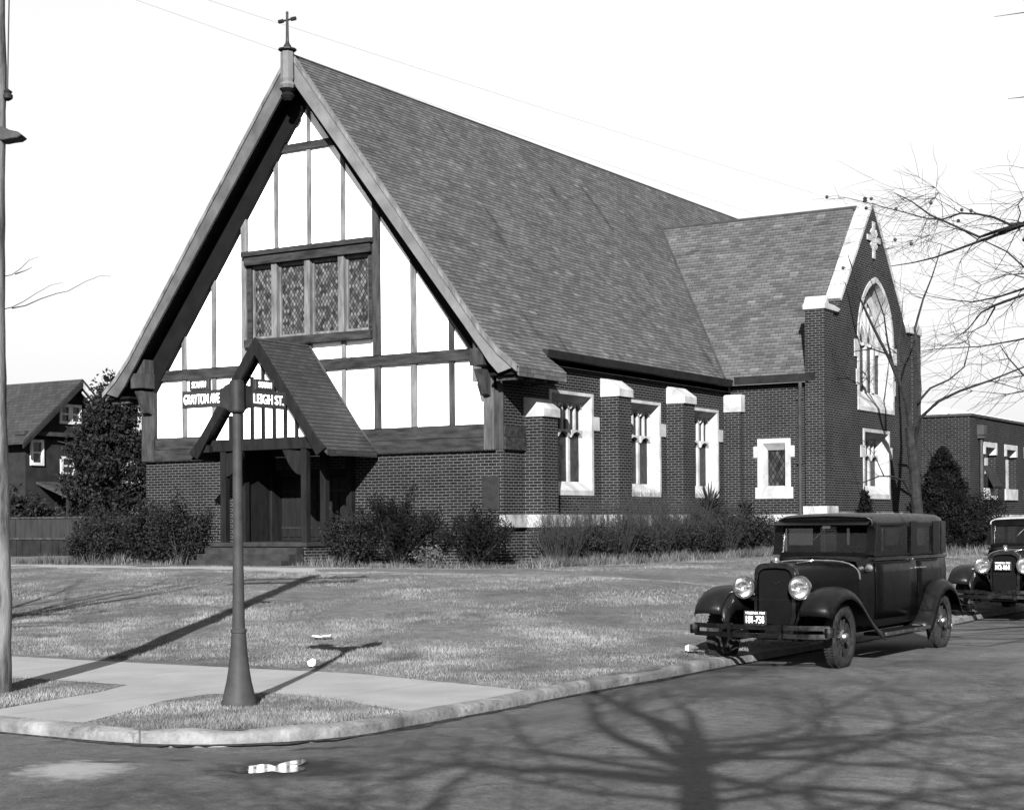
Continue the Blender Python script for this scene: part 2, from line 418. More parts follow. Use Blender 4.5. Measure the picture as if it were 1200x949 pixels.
# ------------------------------------------------------------------ light
SUN_EL, SUN_AZ = 25.5, 27.5      # degrees; azimuth from -Y towards +X
sdir = Vector((math.sin(R(SUN_AZ))*math.cos(R(SUN_EL)), -math.cos(R(SUN_AZ))*math.cos(R(SUN_EL)), math.sin(R(SUN_EL))))
ld = bpy.data.lights.new('sun', 'SUN'); ld.energy = 5; ld.angle = R(.4); ld.color = (1, 1, 1)
sun = bpy.data.objects.new('sun', ld); COL.objects.link(sun); sun.rotation_euler = sdir.to_track_quat('Z', 'Y').to_euler()
w = bpy.data.worlds.new('World'); scene.world = w; w.use_nodes = True
nt = w.node_tree; bg = nt.nodes['Background']
sky = nd(nt, 'ShaderNodeTexSky'); sky.sky_type = 'NISHITA'; sky.sun_disc = False
sky.sun_elevation = R(SUN_EL); sky.sun_rotation = math.atan2(sdir.x, sdir.y)
sky.air_density = 1.0; sky.dust_density = 3.0; sky.ozone_density = 1.0
sp = nd(nt, 'ShaderNodeSeparateColor'); nt.links.new(sky.outputs[0], sp.inputs[0])
g_ = mathn(nt, 'MULTIPLY', mathn(nt, 'POWER', mathn(nt, 'MAXIMUM', sp.outputs[0], mathn(nt, 'MAXIMUM', sp.outputs[1], sp.outputs[2])), .35), 1.18)   # grey, hazy winter sky
nt.links.new(g_, bg.inputs[0]); bg.inputs[1].default_value = .1
scene.view_settings.view_transform = 'Standard'; scene.view_settings.look = 'None'; scene.view_settings.gamma = 1
scene.view_settings.exposure = 2.3; scene.view_settings.use_curve_mapping = False
scene.cycles.use_denoising = True
try: scene.cycles.denoiser = 'OPENIMAGEDENOISE'
except Exception: pass
scene.cycles.max_bounces = 6; scene.cycles.transparent_max_bounces = 12; scene.cycles.sample_clamp_indirect = 5

# ------------------------------------------------------------------ ground, roads, kerb, pavement, lawn
KX, KY = 17.47, -22.32          # street faces of the kerb (side street / front street)
def lawn_z(x, y):
    d1 = min(max((y+18.0)/11.5, 0), 1); d2 = min(max((17.3-x)/7.5, 0), 1)
    z = .078 + .60*(d1*d1*(3-2*d1)*.55+d1*.45)*(1-(1-d2)**2)
    if x > -9: z -= .055*max(0, 1-abs(y+5.3)/.8)*min(1, max(0, (x-2)/1.5))     # shallow worn trough across the lawn
    return z
mb = MB(); mb.grid([[(x, y, -.03) for x in (-1500, 1500)] for y in (-1500, 1500)])
kind(mb.build('ground', MAT['lawn']), 'structure')
# street surface: a cross of two streets, slightly crowned
mb = MB()
xs = [-160, -60, -20, 0, 8, 12, 15, KX, 18.2, 19.2, 21, 23, 25.5, 27, 40, 160]
def rz(x, y):
    inx = KX <= x <= 27; iny = -33 <= y <= KY
    dx = min(x-KX, 27-x) if inx else 0; dy = min(y+33, KY-y) if iny else 0
    return -.02 + .03*min(1, max(dx, dy, 0)/1.2)
ys = [-160, -80, -50, -33, -31.5, -29, -26, -23.7, KY, -21, -18, -12, -5, 5, 20, 60, 160]
for i in range(len(xs)-1):
    for j in range(len(ys)-1):
        cx, cy = (xs[i]+xs[i+1])/2, (ys[j]+ys[j+1])/2
        if KX < cx < 27 or -33 < cy < KY:
            mb.add([(x, y, rz(x, y)) for x, y in ((xs[i], ys[j]), (xs[i+1], ys[j]), (xs[i+1], ys[j+1]), (xs[i], ys[j+1]))], [(0,1,2,3)])
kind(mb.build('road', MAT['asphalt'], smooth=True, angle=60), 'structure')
# kerb with a rounded corner
corner_r = 1.5; outer = [(-160, KY)] + [(x, KY + .012*math.sin(x*2.3)) for x in np.arange(-2, 15.8, .8)]
cc = (KX-corner_r, KY+corner_r)
outer += [(cc[0]+corner_r*math.sin(a), cc[1]-corner_r*math.cos(a)) for a in np.linspace(.08, math.pi/2-.05, 12)]
outer += [(KX + .015*math.sin(y*1.9) - (.0 if y < -19 else .03), y) for y in np.arange(-20.7, 12, .8)] + [(KX-.03, 160)]
def offset(poly, d):
    out = []
    for i, p in enumerate(poly):
        a = Vector(poly[max(i-1, 0)]); b = Vector(poly[min(i+1, len(poly)-1)]); t = (b-a).normalized()
        out.append((p[0]-t.y*d, p[1]+t.x*d))
    return out
inner = offset(outer, .15)
rng = random.Random(3)
mb = MB(); rows = []
for (ox, oy), (ix, iy) in zip(outer, inner):
    h = .088 + rng.uniform(-.016, .010); t = .14 + rng.uniform(-.06, .06)
    m1 = (ox*(1-t)+ix*t, oy*(1-t)+iy*t)
    rows.append([(ox, oy, -.05), (ox, oy, .055+rng.uniform(-.015, .012)), (m1[0], m1[1], h-.012), ((m1[0]+ix)/2, (m1[1]+iy)/2, h), (ix, iy, h), (ix, iy, -.05)])
mb.grid(rows)
kind(mb.build('kerb', MAT['kerb'], smooth=True, angle=50), 'structure')
dd = random.Random(8); o2 = [(-30, KY-.0)] + outer[1:-1]; dirt_o = offset(o2, .01); dirt_i = []
fine_ = []
for (a_p, b_p) in zip(o2[1:-1], o2[2:]):
    for t in (0, .34, .67): fine_.append((a_p[0]*(1-t)+b_p[0]*t, a_p[1]*(1-t)+b_p[1]*t))
wid = [max(.012, .035+.035*math.sin(i*.37)+.03*math.sin(i*1.13+1)+dd.uniform(-.02, .06)) for i in range(len(fine_))]
dirt_i = [(p[0], p[1]) for p in fine_]
def off_each(poly, ds): 
    q = [offset(poly, -1.0)[i] for i in range(len(poly))]
    return [(p[0]+(r_[0]-p[0])*d_, p[1]+(r_[1]-p[1])*d_) for p, r_, d_ in zip(poly, q, ds)]
ed_ = off_each(fine_, wid)
mb = MB(); mb.grid([[(p[0], p[1], rz(p[0], p[1])+.012), (q[0], q[1], rz(q[0], q[1])+.004)] for p, q in zip(fine_, ed_)])
kind(mb.build('gutter_dirt', mottled('gutter_dirt', .006, .03, 9, .95, 6, bmp=.5, bscale=40)), 'structure')
# lawn block (lies inside the kerb)
IX, IY = KX-.11, KY+.11
gx = sorted(set([-160, -80, -40, -25] + list(np.arange(-16, 15.6, .5)) + [15.8, 15.95, 16.1, 16.25, 16.4, 16.6, 16.8, 17.0, 17.15, IX]))
gy = sorted(set([-22.0, -21, -20, -19, -18.5] + list(np.arange(-18, 26, .5)) + [30, 40, 60, 160]))
mb = MB(); mb.grid([[(x, y, lawn_z(x, y) + (.02*math.sin(x*1.7+y*.6)*math.sin(y*1.3-x*.4) if y > -17 and x < 16.5 else 0) ) for x in gx] for y in [IY, IY+.12, IY+.25, -21.85, -21.7, -21.5, -21.3, -21.1, -20.95]+gy[2:]])
# keep the corner of the sheet behind the rounded kerb
for i, v in enumerate(mb.v):
    if v[0] > cc[0] and v[1] < cc[1]:
        d = Vector((v[0]-cc[0], v[1]-cc[1])); L = d.length
        if d.x > 0 and d.y < 0 and L > corner_r-.11: d = d/L*(corner_r-.11); mb.v[i] = (cc[0]+d.x, cc[1]+d.y, v[2])
kind(mb.build('lawn', MAT['lawn'], smooth=True, angle=80), 'structure')
# pavement: one sheet with the open patches of grass left out
mb = MB()
edge = [(-160, -17.85), (8, -18.05), (10.2, -18.1), (13.3, -17.9), (15.2, -18.1), (16.6, -18.45), (17.33, -18.7)]
SZ = .082
low = [(-160, -20.05), (8, -20.0), (12.2, -20.0), (13.9, -20.02), (14.15, -20.6), (14.35, -21.6), (14.5, -22.33), (15.75, -22.33), (15.6, -21.9), (15.2, -20.9), (15.15, -20.3), (15.6, -19.95), (16.4, -20.05), (17.0, -20.35), (17.33, -20.55)]
GS = (CAM.z-SZ)/(CAM.z-.12)
def gsc(x, y): return (min(CAM.x+(x-CAM.x)*GS, KX-.10), max(CAM.y+(y-CAM.y)*GS, KY+.10)) if x > -100 else (x, CAM.y+(y-CAM.y)*GS)
low = [gsc(*q) for q in low]; edge = [gsc(*q) for q in edge]
low[-1] = (KX-.10, low[-1][1]); edge[-1] = (KX-.10, edge[-1][1])
me_poly = [(x, y, SZ) for x, y in low] + [(x, y, SZ) for x, y in reversed(edge)]
mb.add(me_poly, [tuple(range(len(me_poly)))])
import bmesh
so = mb.build('pavement', MAT['concrete'])
bm = bmesh.new(); bm.from_mesh(so.data); bmesh.ops.triangulate(bm, faces=bm.faces); bm.to_mesh(so.data); bm.free()
kind(so, 'structure')
# walk before the porch
mb = MB(); rows = []
for x in np.arange(-18, 4.6, .75):
    rows.append([(x, y, lawn_z(x, y)+.012) for y in (-5.4, -4.9, -4.4, -3.9)])
mb.grid(rows); kind(mb.build('path', MAT['concrete'], smooth=True), 'structure')
# far sides of the two streets
for nm, (x0, x1, y0, y1) in dict(a=(27, 400, KY, 400), b=(27, 400, -400, -33), c=(-400, KX, -400, -33)).items():
    mb = MB(); mb.box(x0, x1, y0, y1, -.05, .12); kind(mb.build('verge', MAT['lawn']), 'structure')
# patches in the road near the corner: a pale one and a wet one
def blob(cx, cy, ax, ay, ang, seed, n=40, rough=.25):
    r = random.Random(seed); ph = [r.uniform(0, 6.3) for _ in range(5)]
    out = []
    for k in range(n):
        t = 2*math.pi*k/n; q = 1 + rough*sum(math.sin((j+2)*t+ph[j])/(j+1.5) for j in range(5))
        x, y = ax*q*math.cos(t), ay*q*math.sin(t)
        out.append((cx+x*math.cos(ang)-y*math.sin(ang), cy+x*math.sin(ang)+y*math.cos(ang)))
    return out
def sheet(name, poly, z, m):
    mb = MB(); mb.add([(x, y, z) for x, y in poly], [tuple(range(len(poly)))]); return kind(mb.build(name, m), 'structure')
m, nt, p = newmat('wet_road'); n = noise(nt, pos(nt), 4, 5)
nt.links.new(ramp(nt, n, [(.35, .010), (.65, .022)]), p.inputs['Base Color']); nt.links.new(ramp(nt, n, [(.4, .45), (.6, .8)]), p.inputs['Roughness']); p.inputs['Specular IOR Level'].default_value = .15; MAT['wet'] = m
MAT['water'] = None
MAT['water'] = plain('puddle_water', .02, .03)
a0 = at_z(90, 903, 0); b0 = at_z(325, 900, 0); c0 = at_z(105, 893, 0); d0 = at_z(395, 862, 0)
ang = math.atan2(RT.y, RT.x)
def zr(p): return rz(p.x, p.y)
sheet('puddle', blob(b0.x, b0.y-.03, .18, .28, ang, 21, 60, rough=.55), zr(b0)+.014, MAT['water'])


# ------------------------------------------------------------------ the church
GZ = .55; W2 = 5.485; YT = 12.05; XG = 8.45; YR = 16.0
church = thing('church', 'brick and half-timbered church with a steep slate roof and a gabled porch', 'church', (0,0,GZ), world=True)
SL = 1.30
def roof_z(x): return 12.81 - SL*abs(x)
# brick body
mb = MB()
mb.box(-W2, -1.32, 0, .35, GZ-.3, 3.25); mb.box(1.32, W2, 0, .35, GZ-.3, 3.25); mb.box(-1.32, 1.32, 0, .35, 2.95, 3.25)
Z0, Z1 = 2.26, 4.75
BUT = [.9015+3.6396*k for k in range(4)]
wins = [(2.02, 4.14), (5.66, 7.80), (9.30, 11.42)]
ycur = .35
for a, b in wins:
    mb.box(W2-.45, W2, ycur, a, GZ-.3, 5.42); mb.box(W2-.45, W2, a, b, GZ-.3, Z0); mb.box(W2-.45, W2, a, b, Z1, 5.42); ycur = b
mb.box(W2-.45, W2, ycur, 30, GZ-.3, 5.42)
mb.box(-W2, -W2+.45, .35, 30, GZ-.3, 5.42)
mb.box(-W2+.45, W2-.45, 29.6, 30, GZ-.3, 5.42)
mb.prism([(-W2+.1, 5.42), (W2-.1, 5.42), (0, 12.3)], 'y', 29.62, 29.98)
mb.box(W2-.45, W2-.003, .003, .35, 3.25, 5.42); mb.box(-W2+.003, -W2+.45, .003, .35, 3.25, 5.42)
mb.build('brick_wall', MAT['brick'], church)
# transept brickwork
mb = MB()
WX0, WX1, WZ0, WZ1 = 6.42, 7.42, 2.24, 3.93
mb.box(W2+.01, WX0, YT, YT+.4, GZ-.3, 5.62); mb.box(WX1, XG-.45, YT, YT+.4, GZ-.3, 5.62)
mb.box(WX0, WX1, YT, YT+.4, GZ-.3, WZ0); mb.box(WX0, WX1, YT, YT+.4, WZ1, 5.62)
# gable wall facing the side street, holes for the two windows
GY0, GY1 = YT, 20.19
LW = (15.02, 17.33, 2.24, 4.30); GW = (14.60, 17.76, 4.82); spring = 6.9; GC = 16.12; gw = GW[1]-GW[0]
def arch(y0, y1, spr, top, n=14):
    """pointed arch outline from the left springing to the right one"""
    c = (y0+y1)/2; h = (y1-y0)/2; H = top-spr; r = (h*h+H*H)/(2*h)
    pts = []
    a_end = math.atan2(H, r-h)
    for k in range(n+1):
        a = a_end*k/n; pts.append((y0+r-r*math.cos(a), spr+r*math.sin(a)))
    return pts + [(2*c-y, z) for y, z in reversed(pts[:-1])]
ar = arch(GW[0], GW[1], spring, 8.85)
GA = 10.98
def gz(y): return GA - abs(y-YR)*(GA-7.55)/(YR-13.05)
a0x, a1x = XG-.45, XG
mb.box(a0x, a1x, GY0, LW[0], GZ-.3, LW[3]); mb.box(a0x, a1x, LW[1], GY1, GZ-.3, LW[3]); mb.box(a0x, a1x, LW[0], LW[1], GZ-.3, LW[2])
mb.box(a0x, a1x, GY0, GY1, LW[3], GW[2])
mb.box(a0x, a1x, GY0, 13.05, GW[2], 7.55); mb.box(a0x, a1x, 18.95, GY1, GW[2], 7.55)
mb.prism([(13.05, GW[2]), (GW[0], GW[2]), (GW[0], spring), (13.05, 7.55)], 'x', a0x, a1x)
mb.prism([(18.95, GW[2]), (GW[1], GW[2]), (GW[1], spring), (18.95, 7.55)], 'x', a0x, a1x)
half = len(ar)//2
L = ar[:half+1]; Rr = ar[half:]
def fill(pts, y_edge):
    for i in range(len(pts)-1):
        p, q = pts[i], pts[i+1]
        mb.prism([p, q, (q[0], gz(q[0])), (p[0], gz(p[0]))], 'x', a0x, a1x)
fill(L, 0); fill(Rr, 0)
mb.prism([(13.05, 7.55), (GW[0], spring), (GW[0], gz(GW[0]))], 'x', a0x, a1x)
mb.prism([(18.95, 7.55), (GW[1], spring), (GW[1], gz(GW[1]))], 'x', a0x, a1x)
mb.box(W2+.01, XG-.45, 19.8, GY1, GZ-.3, 5.6)
mb.build('transept_wall', MAT['brick'], church)
# brick piers at the corners of the gable end
def pier(y0, y1, x0, x1, ztop, name='corner_pier', capmat='stone'):
    b = MB(); b.box(x0, x1, y0, y1, GZ-.3, ztop); o = b.build(name, MAT['brick'], church)
    return o
p1 = pier(YT-.22, YT+.5, XG-.50, XG+.06, 7.45)
cap = MB(); cap.prism([(YT-.27, 7.452), (YT+.80, 7.452), (YT+1.0, 7.56), (YT+.5, 7.62), (YT+.10, 7.62), (YT-.06, 7.84), (YT-.18, 7.64), (YT-.27, 7.60)], 'x', XG-.55, XG+.10)
cap.build('stone_cap', MAT['stone'], p1, bevel=.02)
p2 = pier(GY1-.75, GY1+.03, XG-.5, XG+.06, 7.45)
cap = MB(); cap.prism([(GY1-1.2, 7.452), (GY1+.08, 7.452), (GY1+.08, 7.68), (GY1-.2, 7.75), (GY1-.34, 7.98), (GY1-.5, 7.75), (GY1-1.3, 7.62)], 'x', XG-.55, XG+.10)
cap.build('stone_cap', MAT['stone'], p2, bevel=.02)
# stone coping on the two gable slopes
for s in (-1, 1):
    b = MB(); y0, z0 = YR+s*2.72, gz(YR+2.72)
    pts = [(YR+s*0.0, GA), (y0, z0)]
    n = 7
    for k in range(n):
        t0, t1 = k/n, (k+1)/n - .004
        A = (pts[0][0]*(1-t0)+pts[1][0]*t0, pts[0][1]*(1-t0)+pts[1][1]*t0); B = (pts[0][0]*(1-t1)+pts[1][0]*t1, pts[0][1]*(1-t1)+pts[1][1]*t1)
        b.prism([A, B, (B[0]+s*.10, B[1]+.075), (A[0]+s*(.10 if k else 0), A[1]+(.075 if k else .14))], 'x', XG-.44, XG+.03)
    b.build('gable_coping', MAT['stone'], church, bevel=.012)
b = MB(); b.lathe([(.07, GA+.1), (.08, GA+.13), (.05, GA+.17), (.07, GA+.22), (.01, GA+.27)], (XG-.23, YR, 0), 'z', 10); b.build('gable_knob', MAT['bronze'], church, smooth=True)
# flat stone cross set in the gable brickwork
b = MB()
cz = 9.95; x0, x1 = XG+.003, XG+.05; cy_ = YR
for (ya, yb, za, zb) in ((-.10,.10,cz-.58,cz-.085),(-.10,.10,cz+.085,cz+.52),(-.56,-.10,cz-.085,cz+.085),(.10,.56,cz-.085,cz+.085),(-.10,.10,cz-.085,cz+.085)):
    b.box(x0, x1, cy_+ya+.002, cy_+yb-.002, za, zb)
for dy, dz in ((.3,.3),(-.3,.3),(.3,-.3),(-.3,-.3)):
    b.cbox((XG+.03, cy_+dy*.62, cz+dz*.62), (.022,0,0), (0,.06,.06), (0,-.06,.06))
b.build('stone_cross', MAT['stone'], church, bevel=.01)

# ---- stone windows
def stone_window(axis, u0, u1, z0, z1, face, inward, lights, name, glass, fw=.12, keys=(), depth=.30, sill=.30, dirty=False, tracery=True, flat_sill=True):
    """a stone surround whose jambs splay back to a recessed glazed frame.  axis 'x': wall faces +X (u=Y); 'y': wall faces -Y (u=X)."""
    def P(u, d, z):     # d metres into the wall
        return (face-d, u, z) if axis == 'x' else (u, face+d, z)
    sp_ = .13
    b = MB()
    o = [(u0, z0), (u1, z0), (u1, z1), (u0, z1)]
    i1 = [(u0+fw, z0+sill*.35), (u1-fw, z0+sill*.35), (u1-fw, z1-fw*.8), (u0+fw, z1-fw*.8)]
    i2 = [(u0+fw+sp_*.55, z0+sill), (u1-fw-sp_*.55, z0+sill), (u1-fw-sp_*.55, z1-fw-.16), (u0+fw+sp_*.55, z1-fw-.16)]
    rings = [[P(u, .0, z) for u, z in o], [P(u, -.025, z) for u, z in o], [P(u, -.025, z) for u, z in i1], [P(u, depth, z) for u, z in i2], [P(u, depth+.1, z) for u, z in i2]]
    for r0, r1 in zip(rings, rings[1:]):
        for k in range(4):
            q = (k+1) % 4; b.add([r0[k], r0[q], r1[q], r1[k]], [(0,1,2,3)])
    for (ua, ub, za, zb) in keys:
        c0, c1 = P(ua, -.025, za), P(ub, .02, zb)
        b.box(min(c0[0], c1[0]), max(c0[0], c1[0]), min(c0[1], c1[1]), max(c0[1], c1[1]), za, zb)
    win = b.build(name, MAT['stone_dirty' if dirty else 'stone'], church)
    ua, ub, za, zb = i2[0][0], i2[1][0], i2[0][1], i2[2][1]
    # mullions and small upper tracery
    t = MB(); mw = .048
    n = lights; wl = (ub-ua-(n-1)*2*mw)/n
    def bar(u_a, u_b, z_a, z_b, d0=.09, d1=.31):
        p, q = P(u_a, depth-d0+.08, z_a), P(u_b, depth+d1-.26, z_b)
        t.box(min(p[0], q[0]), max(p[0], q[0]), min(p[1], q[1]), max(p[1], q[1]), z_a, z_b)
    for k in range(1, n):
        c = ua + k*(wl+2*mw) - mw
        bar(c-mw, c+mw, za, zb)
    if tracery:
        zt = zb-(zb-za)*.36
        for k in range(n):
            l0 = ua + k*(wl+2*mw); l1 = l0+wl; c = (l0+l1)/2
            bar(c-.03, c+.03, zt, zb-.01)
            # cusped light heads
            for s, e in ((-1, l0), (1, l1)):
                pts = []
                prof = [(e, zt-.22), (e, zt+.06), (c, zt+.06), (c-(-s)*0, zt+.0), (e-s*(-.0)+(-s)*wl*.22, zt-.07)]
                prof = [(e, zt-.13), (e, zt+.05), (c, zt+.05), (c, zt+.015), (e-s*wl*.2, zt-.03)]
                if axis == 'x': t.prism(prof, 'x', face-depth-.04, face-depth+.06)
                else: t.prism(prof, 'y', face+depth-.06, face+depth+.04)
                # heads of the little upper lights
                zz = zb
                prof = [(e, zz), (c, zz), ((c+e)/2, zz-.02), (e, zz-.12)]
                if axis == 'x': t.prism(prof, 'x', face-depth-.04, face-depth+.05)
                else: t.prism(prof, 'y', face+depth-.05, face+depth+.04)
    t.build('tracery', MAT['stone'], win)
    g = MB(); g.add([P(ua, depth+.05, za), P(ub, depth+.05, za), P(ub, depth+.05, zb), P(ua, depth+.05, zb)], [(0,1,2,3)])
    g.build('leaded_glass', MAT[glass], win)
    return win
for a, b_ in wins:
    stone_window('x', a, b_, Z0, Z1, W2, 1, 3, 'nave_window', 'lead_dark', keys=((b_, b_+.30, 3.86, 4.2), (a-.30, a, 3.86, 4.2)), depth=.26, sill=.34, fw=.10)
stone_window('y', WX0, WX1, WZ0, WZ1, YT, 1, 1, 'small_window', 'lead_mid', fw=.16, keys=((WX0-.12, WX0, 3.4, 3.72), (WX1, WX1+.12, 3.4, 3.72), (WX0-.07, WX0, WZ0, WZ0+.32), (WX1, WX1+.07, WZ0, WZ0+.32)), depth=.16, sill=.36, tracery=False)
stone_window('x', LW[0], LW[1], LW[2], LW[3], XG, 1, 3, 'transept_window', 'lead_dark', keys=((LW[0]-.22, LW[0], 3.45, 3.8), (LW[1], LW[1]+.22, 3.45, 3.8)), depth=.34, sill=.4)
# the great pointed window
b = MB(); d = .36
def ringpts(off, zoff, dd):
    a = arch(GW[0]+off, GW[1]-off, spring, 8.85-zoff)
    return [(XG-dd, GW[0]+off, GW[2]+(.0 if off == 0 else (.12 if off < .3 else .62)))] + [(XG-dd, y, z) for y, z in a] + [(XG-dd, GW[1]-off, GW[2]+(.0 if off == 0 else (.12 if off < .3 else .62)))]
rings = [ringpts(0, 0, 0), ringpts(0, 0, -.03), ringpts(.13, .16, -.03), ringpts(.31, .36, d), ringpts(.31, .36, d+.1)]
for r0, r1 in zip(rings, rings[1:]):
    n = len(r0)
    for k in range(n):
        q = (k+1) % n; b.add([r0[k], r0[q], r1[q], r1[k]], [(0,1,2,3)])
for (ya, yb, za, zb) in ((GW[0]-.26, GW[0], 6.35, 6.85), (GW[1], GW[1]+.26, 6.35, 6.85), (GW[0]-.12, GW[0], 5.55, 6.0), (GW[1], GW[1]+.12, 5.4, 5.85)):
    b.box(XG-.02, XG+.028, ya, yb, za, zb)
big = b.build('great_window', MAT['stone'], church)
t = MB(); ua, ub = GW[0]+.31, GW[1]-.31; za = GW[2]+.62; wl = (ub-ua)/4
inner = arch(ua, ub, spring, 8.49)
def top_at(y):
    for p, q in zip(inner, inner[1:]):
        if p[0] <= y <= q[0]: return p[1]+(q[1]-p[1])*(y-p[0])/max(q[0]-p[0], 1e-6)
    return spring
for k in (1, 2, 3):
    y = ua+k*wl; t.box(XG-d-.05, XG-d+.07, y-.07, y+.07, za, top_at(y)+.02)
for k in range(4):
    y0, y1 = ua+k*wl, ua+(k+1)*wl; c = (y0+y1)/2
    zs_ = spring-.15
    A = arch(y0+.06, y1-.06, zs_, zs_+.55, 6); B = arch(y0+.06-.07, y1-.06+.07, zs_, zs_+.66, 6)
    t.strip(B, A, 'x', XG-d-.03, XG-d+.05)
    t.box(XG-d-.03, XG-d+.05, c-.035, c+.035, zs_+.55, top_at(c)+.02)
    t.cbox((XG-d+.02, y0+.14, zs_+.12), (.05,0,0), (0,.05,.0), (0,0,.05)); t.cbox((XG-d+.02, y1-.14, zs_+.12), (.05,0,0), (0,.05,.0), (0,0,.05))
# blind stone field that fills the right half of the head
t.strip([(y, z) for y, z in inner[len(inner)//2:]], [(y-.25, z-.28) for y, z in inner[len(inner)//2:]], 'x', XG-d-.03, XG-d+.09)
t.strip([(y, z) for y, z in inner[:len(inner)//2+1]], [(y+.12, z-.14) for y, z in inner[:len(inner)//2+1]], 'x', XG-d-.03, XG-d+.09)
t.build('tracery', MAT['stone'], big)
g = MB(); poly = [(ua, za)] + inner + [(ub, za)]; g.add([(XG-d-.02, y, z) for y, z in poly], [tuple(range(len(poly)))]); g.build('leaded_glass', MAT['lead_dark'], big)

# ---- plinth band
mb = MB(); pz0, pz1 = 1.50, 1.79
mb.box(W2-.06, W2+.10, -.10, .9, pz0, pz1)
for k, y in enumerate(BUT):
    mb.box(W2-.02, W2+.10, y+.68, (BUT[k+1] if k < 3 else YT-.1), pz0, pz1) if k < 3 else None
    if k < 3: mb.box(W2-.02, W2+.60, y-.06, y+.74, pz0-.003, pz1+.004)
mb.box(W2+.56, XG-.56, YT-.10, YT+.1, pz0, pz1); mb.box(W2-.02, W2+.56, BUT[3]-.06, YT+.1, pz0-.003, pz1+.004)
mb.box(XG-.56, XG+.14, YT-.30, YT+.6, pz0+.2, pz1+.22); mb.box(XG-.02, XG+.09, YT+.6, GY1, pz0+.05, pz1+.05)
mb.build('stone_plinth', MAT['stone_dirty'], church, bevel=.015)
# ---- buttresses
for k, y in enumerate(BUT):
    b = MB(); ct = [4.02, 4.70, 4.74, 4.70][k]; x1 = W2+.50
    b.box(W2+.002, x1, y, y+.68 if k < 3 else YT+.05, GZ-.3, ct)
    bt = b.build('buttress', MAT['brick'], church)
    c = MB(); ye = y+.72 if k < 3 else YT+.04
    if k < 3: c.prism([(W2+.003, ct+.002), (x1+.05, ct+.002), (x1+.05, ct+.20), (W2+.22, ct+.44), (W2+.003, ct+.47)], 'y', y-.04, ye)
    else: c.box(W2+.003, x1+.05, y-.04, ye, ct+.002, ct+.50)
    c.build('stone_cap', MAT['stone'], bt, bevel=.015)
# ---- plaque
b = MB(); b.box(4.93, 5.38, -.035, .0, 1.9, 2.66); b.build('wall_plaque', MAT['bronze'], church, bevel=.01)

# ---- half-timbered gable
def clip(poly, f):
    """keep the part of an x,z polygon where f(p) >= 0"""
    out = []
    for i, p in enumerate(poly):
        q = poly[(i+1) % len(poly)]; a, b = f(p), f(q)
        if a >= 0: out.append(p)
        if a*b < 0: t = a/(a-b); out.append((p[0]+(q[0]-p[0])*t, p[1]+(q[1]-p[1])*t))
    return out
ROOF_IN = 12.45
def under(poly): 
    poly = clip(poly, lambda p: ROOF_IN-SL*p[0]-p[1]); return clip(poly, lambda p: ROOF_IN+SL*p[0]-p[1])
mb = MB()
hx, hz0, hz1 = 1.92, 6.05, 8.05
for rect in ([(-W2+.02, 3.25), (W2-.02, 3.25), (W2-.02, hz0), (-W2+.02, hz0)], [(-W2+.02, hz0), (-hx, hz0), (-hx, hz1), (-W2+.02, hz1)], [(hx, hz0), (W2-.02, hz0), (W2-.02, hz1), (hx, hz1)], [(-W2+.02, hz1), (W2-.02, hz1), (W2-.02, 12.6), (-W2+.02, 12.6)]):
    pl = under(rect)
    if len(pl) > 2: mb.prism(pl, 'y', 0.0, .3)
mb.build('stucco_gable', MAT['stucco'], church)
VIS = 11.78
def zlim(x): return VIS+.25-1.335*abs(x)
def post(x0, x1, z0, z1, d=.06, m='timber', name='timber_post'):
    b = MB(); za = min(z1, zlim(x0)); zb = min(z1, zlim(x1))
    b.prism([(x0, z0), (x1, z0), (x1, zb), (x0, za)], 'y', -d, .0); b.build(name, MAT[m], church, bevel=.006)
def beam(x0, x1, z0, z1, d=.09, m='timber_h', name='timber_beam'):
    b = MB(); b.box(x0, x1, -d, .0, z0, z1); b.build(name, MAT[m], church, bevel=.008)
beam(-W2-.03, 5.06, 3.262, 3.54, .13); beam(-W2-.02, 5.06, 3.55, 3.85, .09)
beam(-5.06, 5.04, 5.31, 5.57, .10)
beam(-.85, .85, 10.68, 10.86, .08)
post(-W2, -5.06, 3.26, 6.3, .15); post(5.06, 5.33, 3.26, 5.4, .15, 'timber_mid'); post(5.33, W2+.02, 3.26, 5.4, .04)
for x, wd, m in ((-4.09, .14, 'timber_pale'), (-3.08, .13, 'timber_pale'), (3.07, .16, 'timber_pale'), (4.13, .14, 'timber')):
    post(x-wd/2, x+wd/2, 3.85, 5.31, .06, m); post(x-wd/2, x+wd/2, 5.57, 9, .06, m)
for x, wd, m in ((-2.03, .16, 'timber_pale'), (2.03, .18, 'timber')):
    post(x-wd/2, x+wd/2, 3.85, 5.31, .07, m); post(x-wd/2, x+wd/2, 5.57, 12, .11, m)
for x in (-1.03, 0, 1.03):
    wd = .12
    post(x-wd/2, x+wd/2, 3.85, 5.31, .06, 'timber_pale'); post(x-wd/2, x+wd/2, 5.57, 5.96, .06, 'timber_pale')
    post(x-wd/2, x+wd/2, 8.32, 10.68, .05, 'timber_pale')
post(-.05, .05, 10.86, 12, .05, 'timber_pale')
for s in (-1, 1):       # raking boards under the soffit, overhang shade put into their near-black colour
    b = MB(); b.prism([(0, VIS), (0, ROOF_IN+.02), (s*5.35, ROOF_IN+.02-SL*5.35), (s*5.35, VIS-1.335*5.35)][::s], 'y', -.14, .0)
    b.build('rake_board', MAT['soffit'], church)
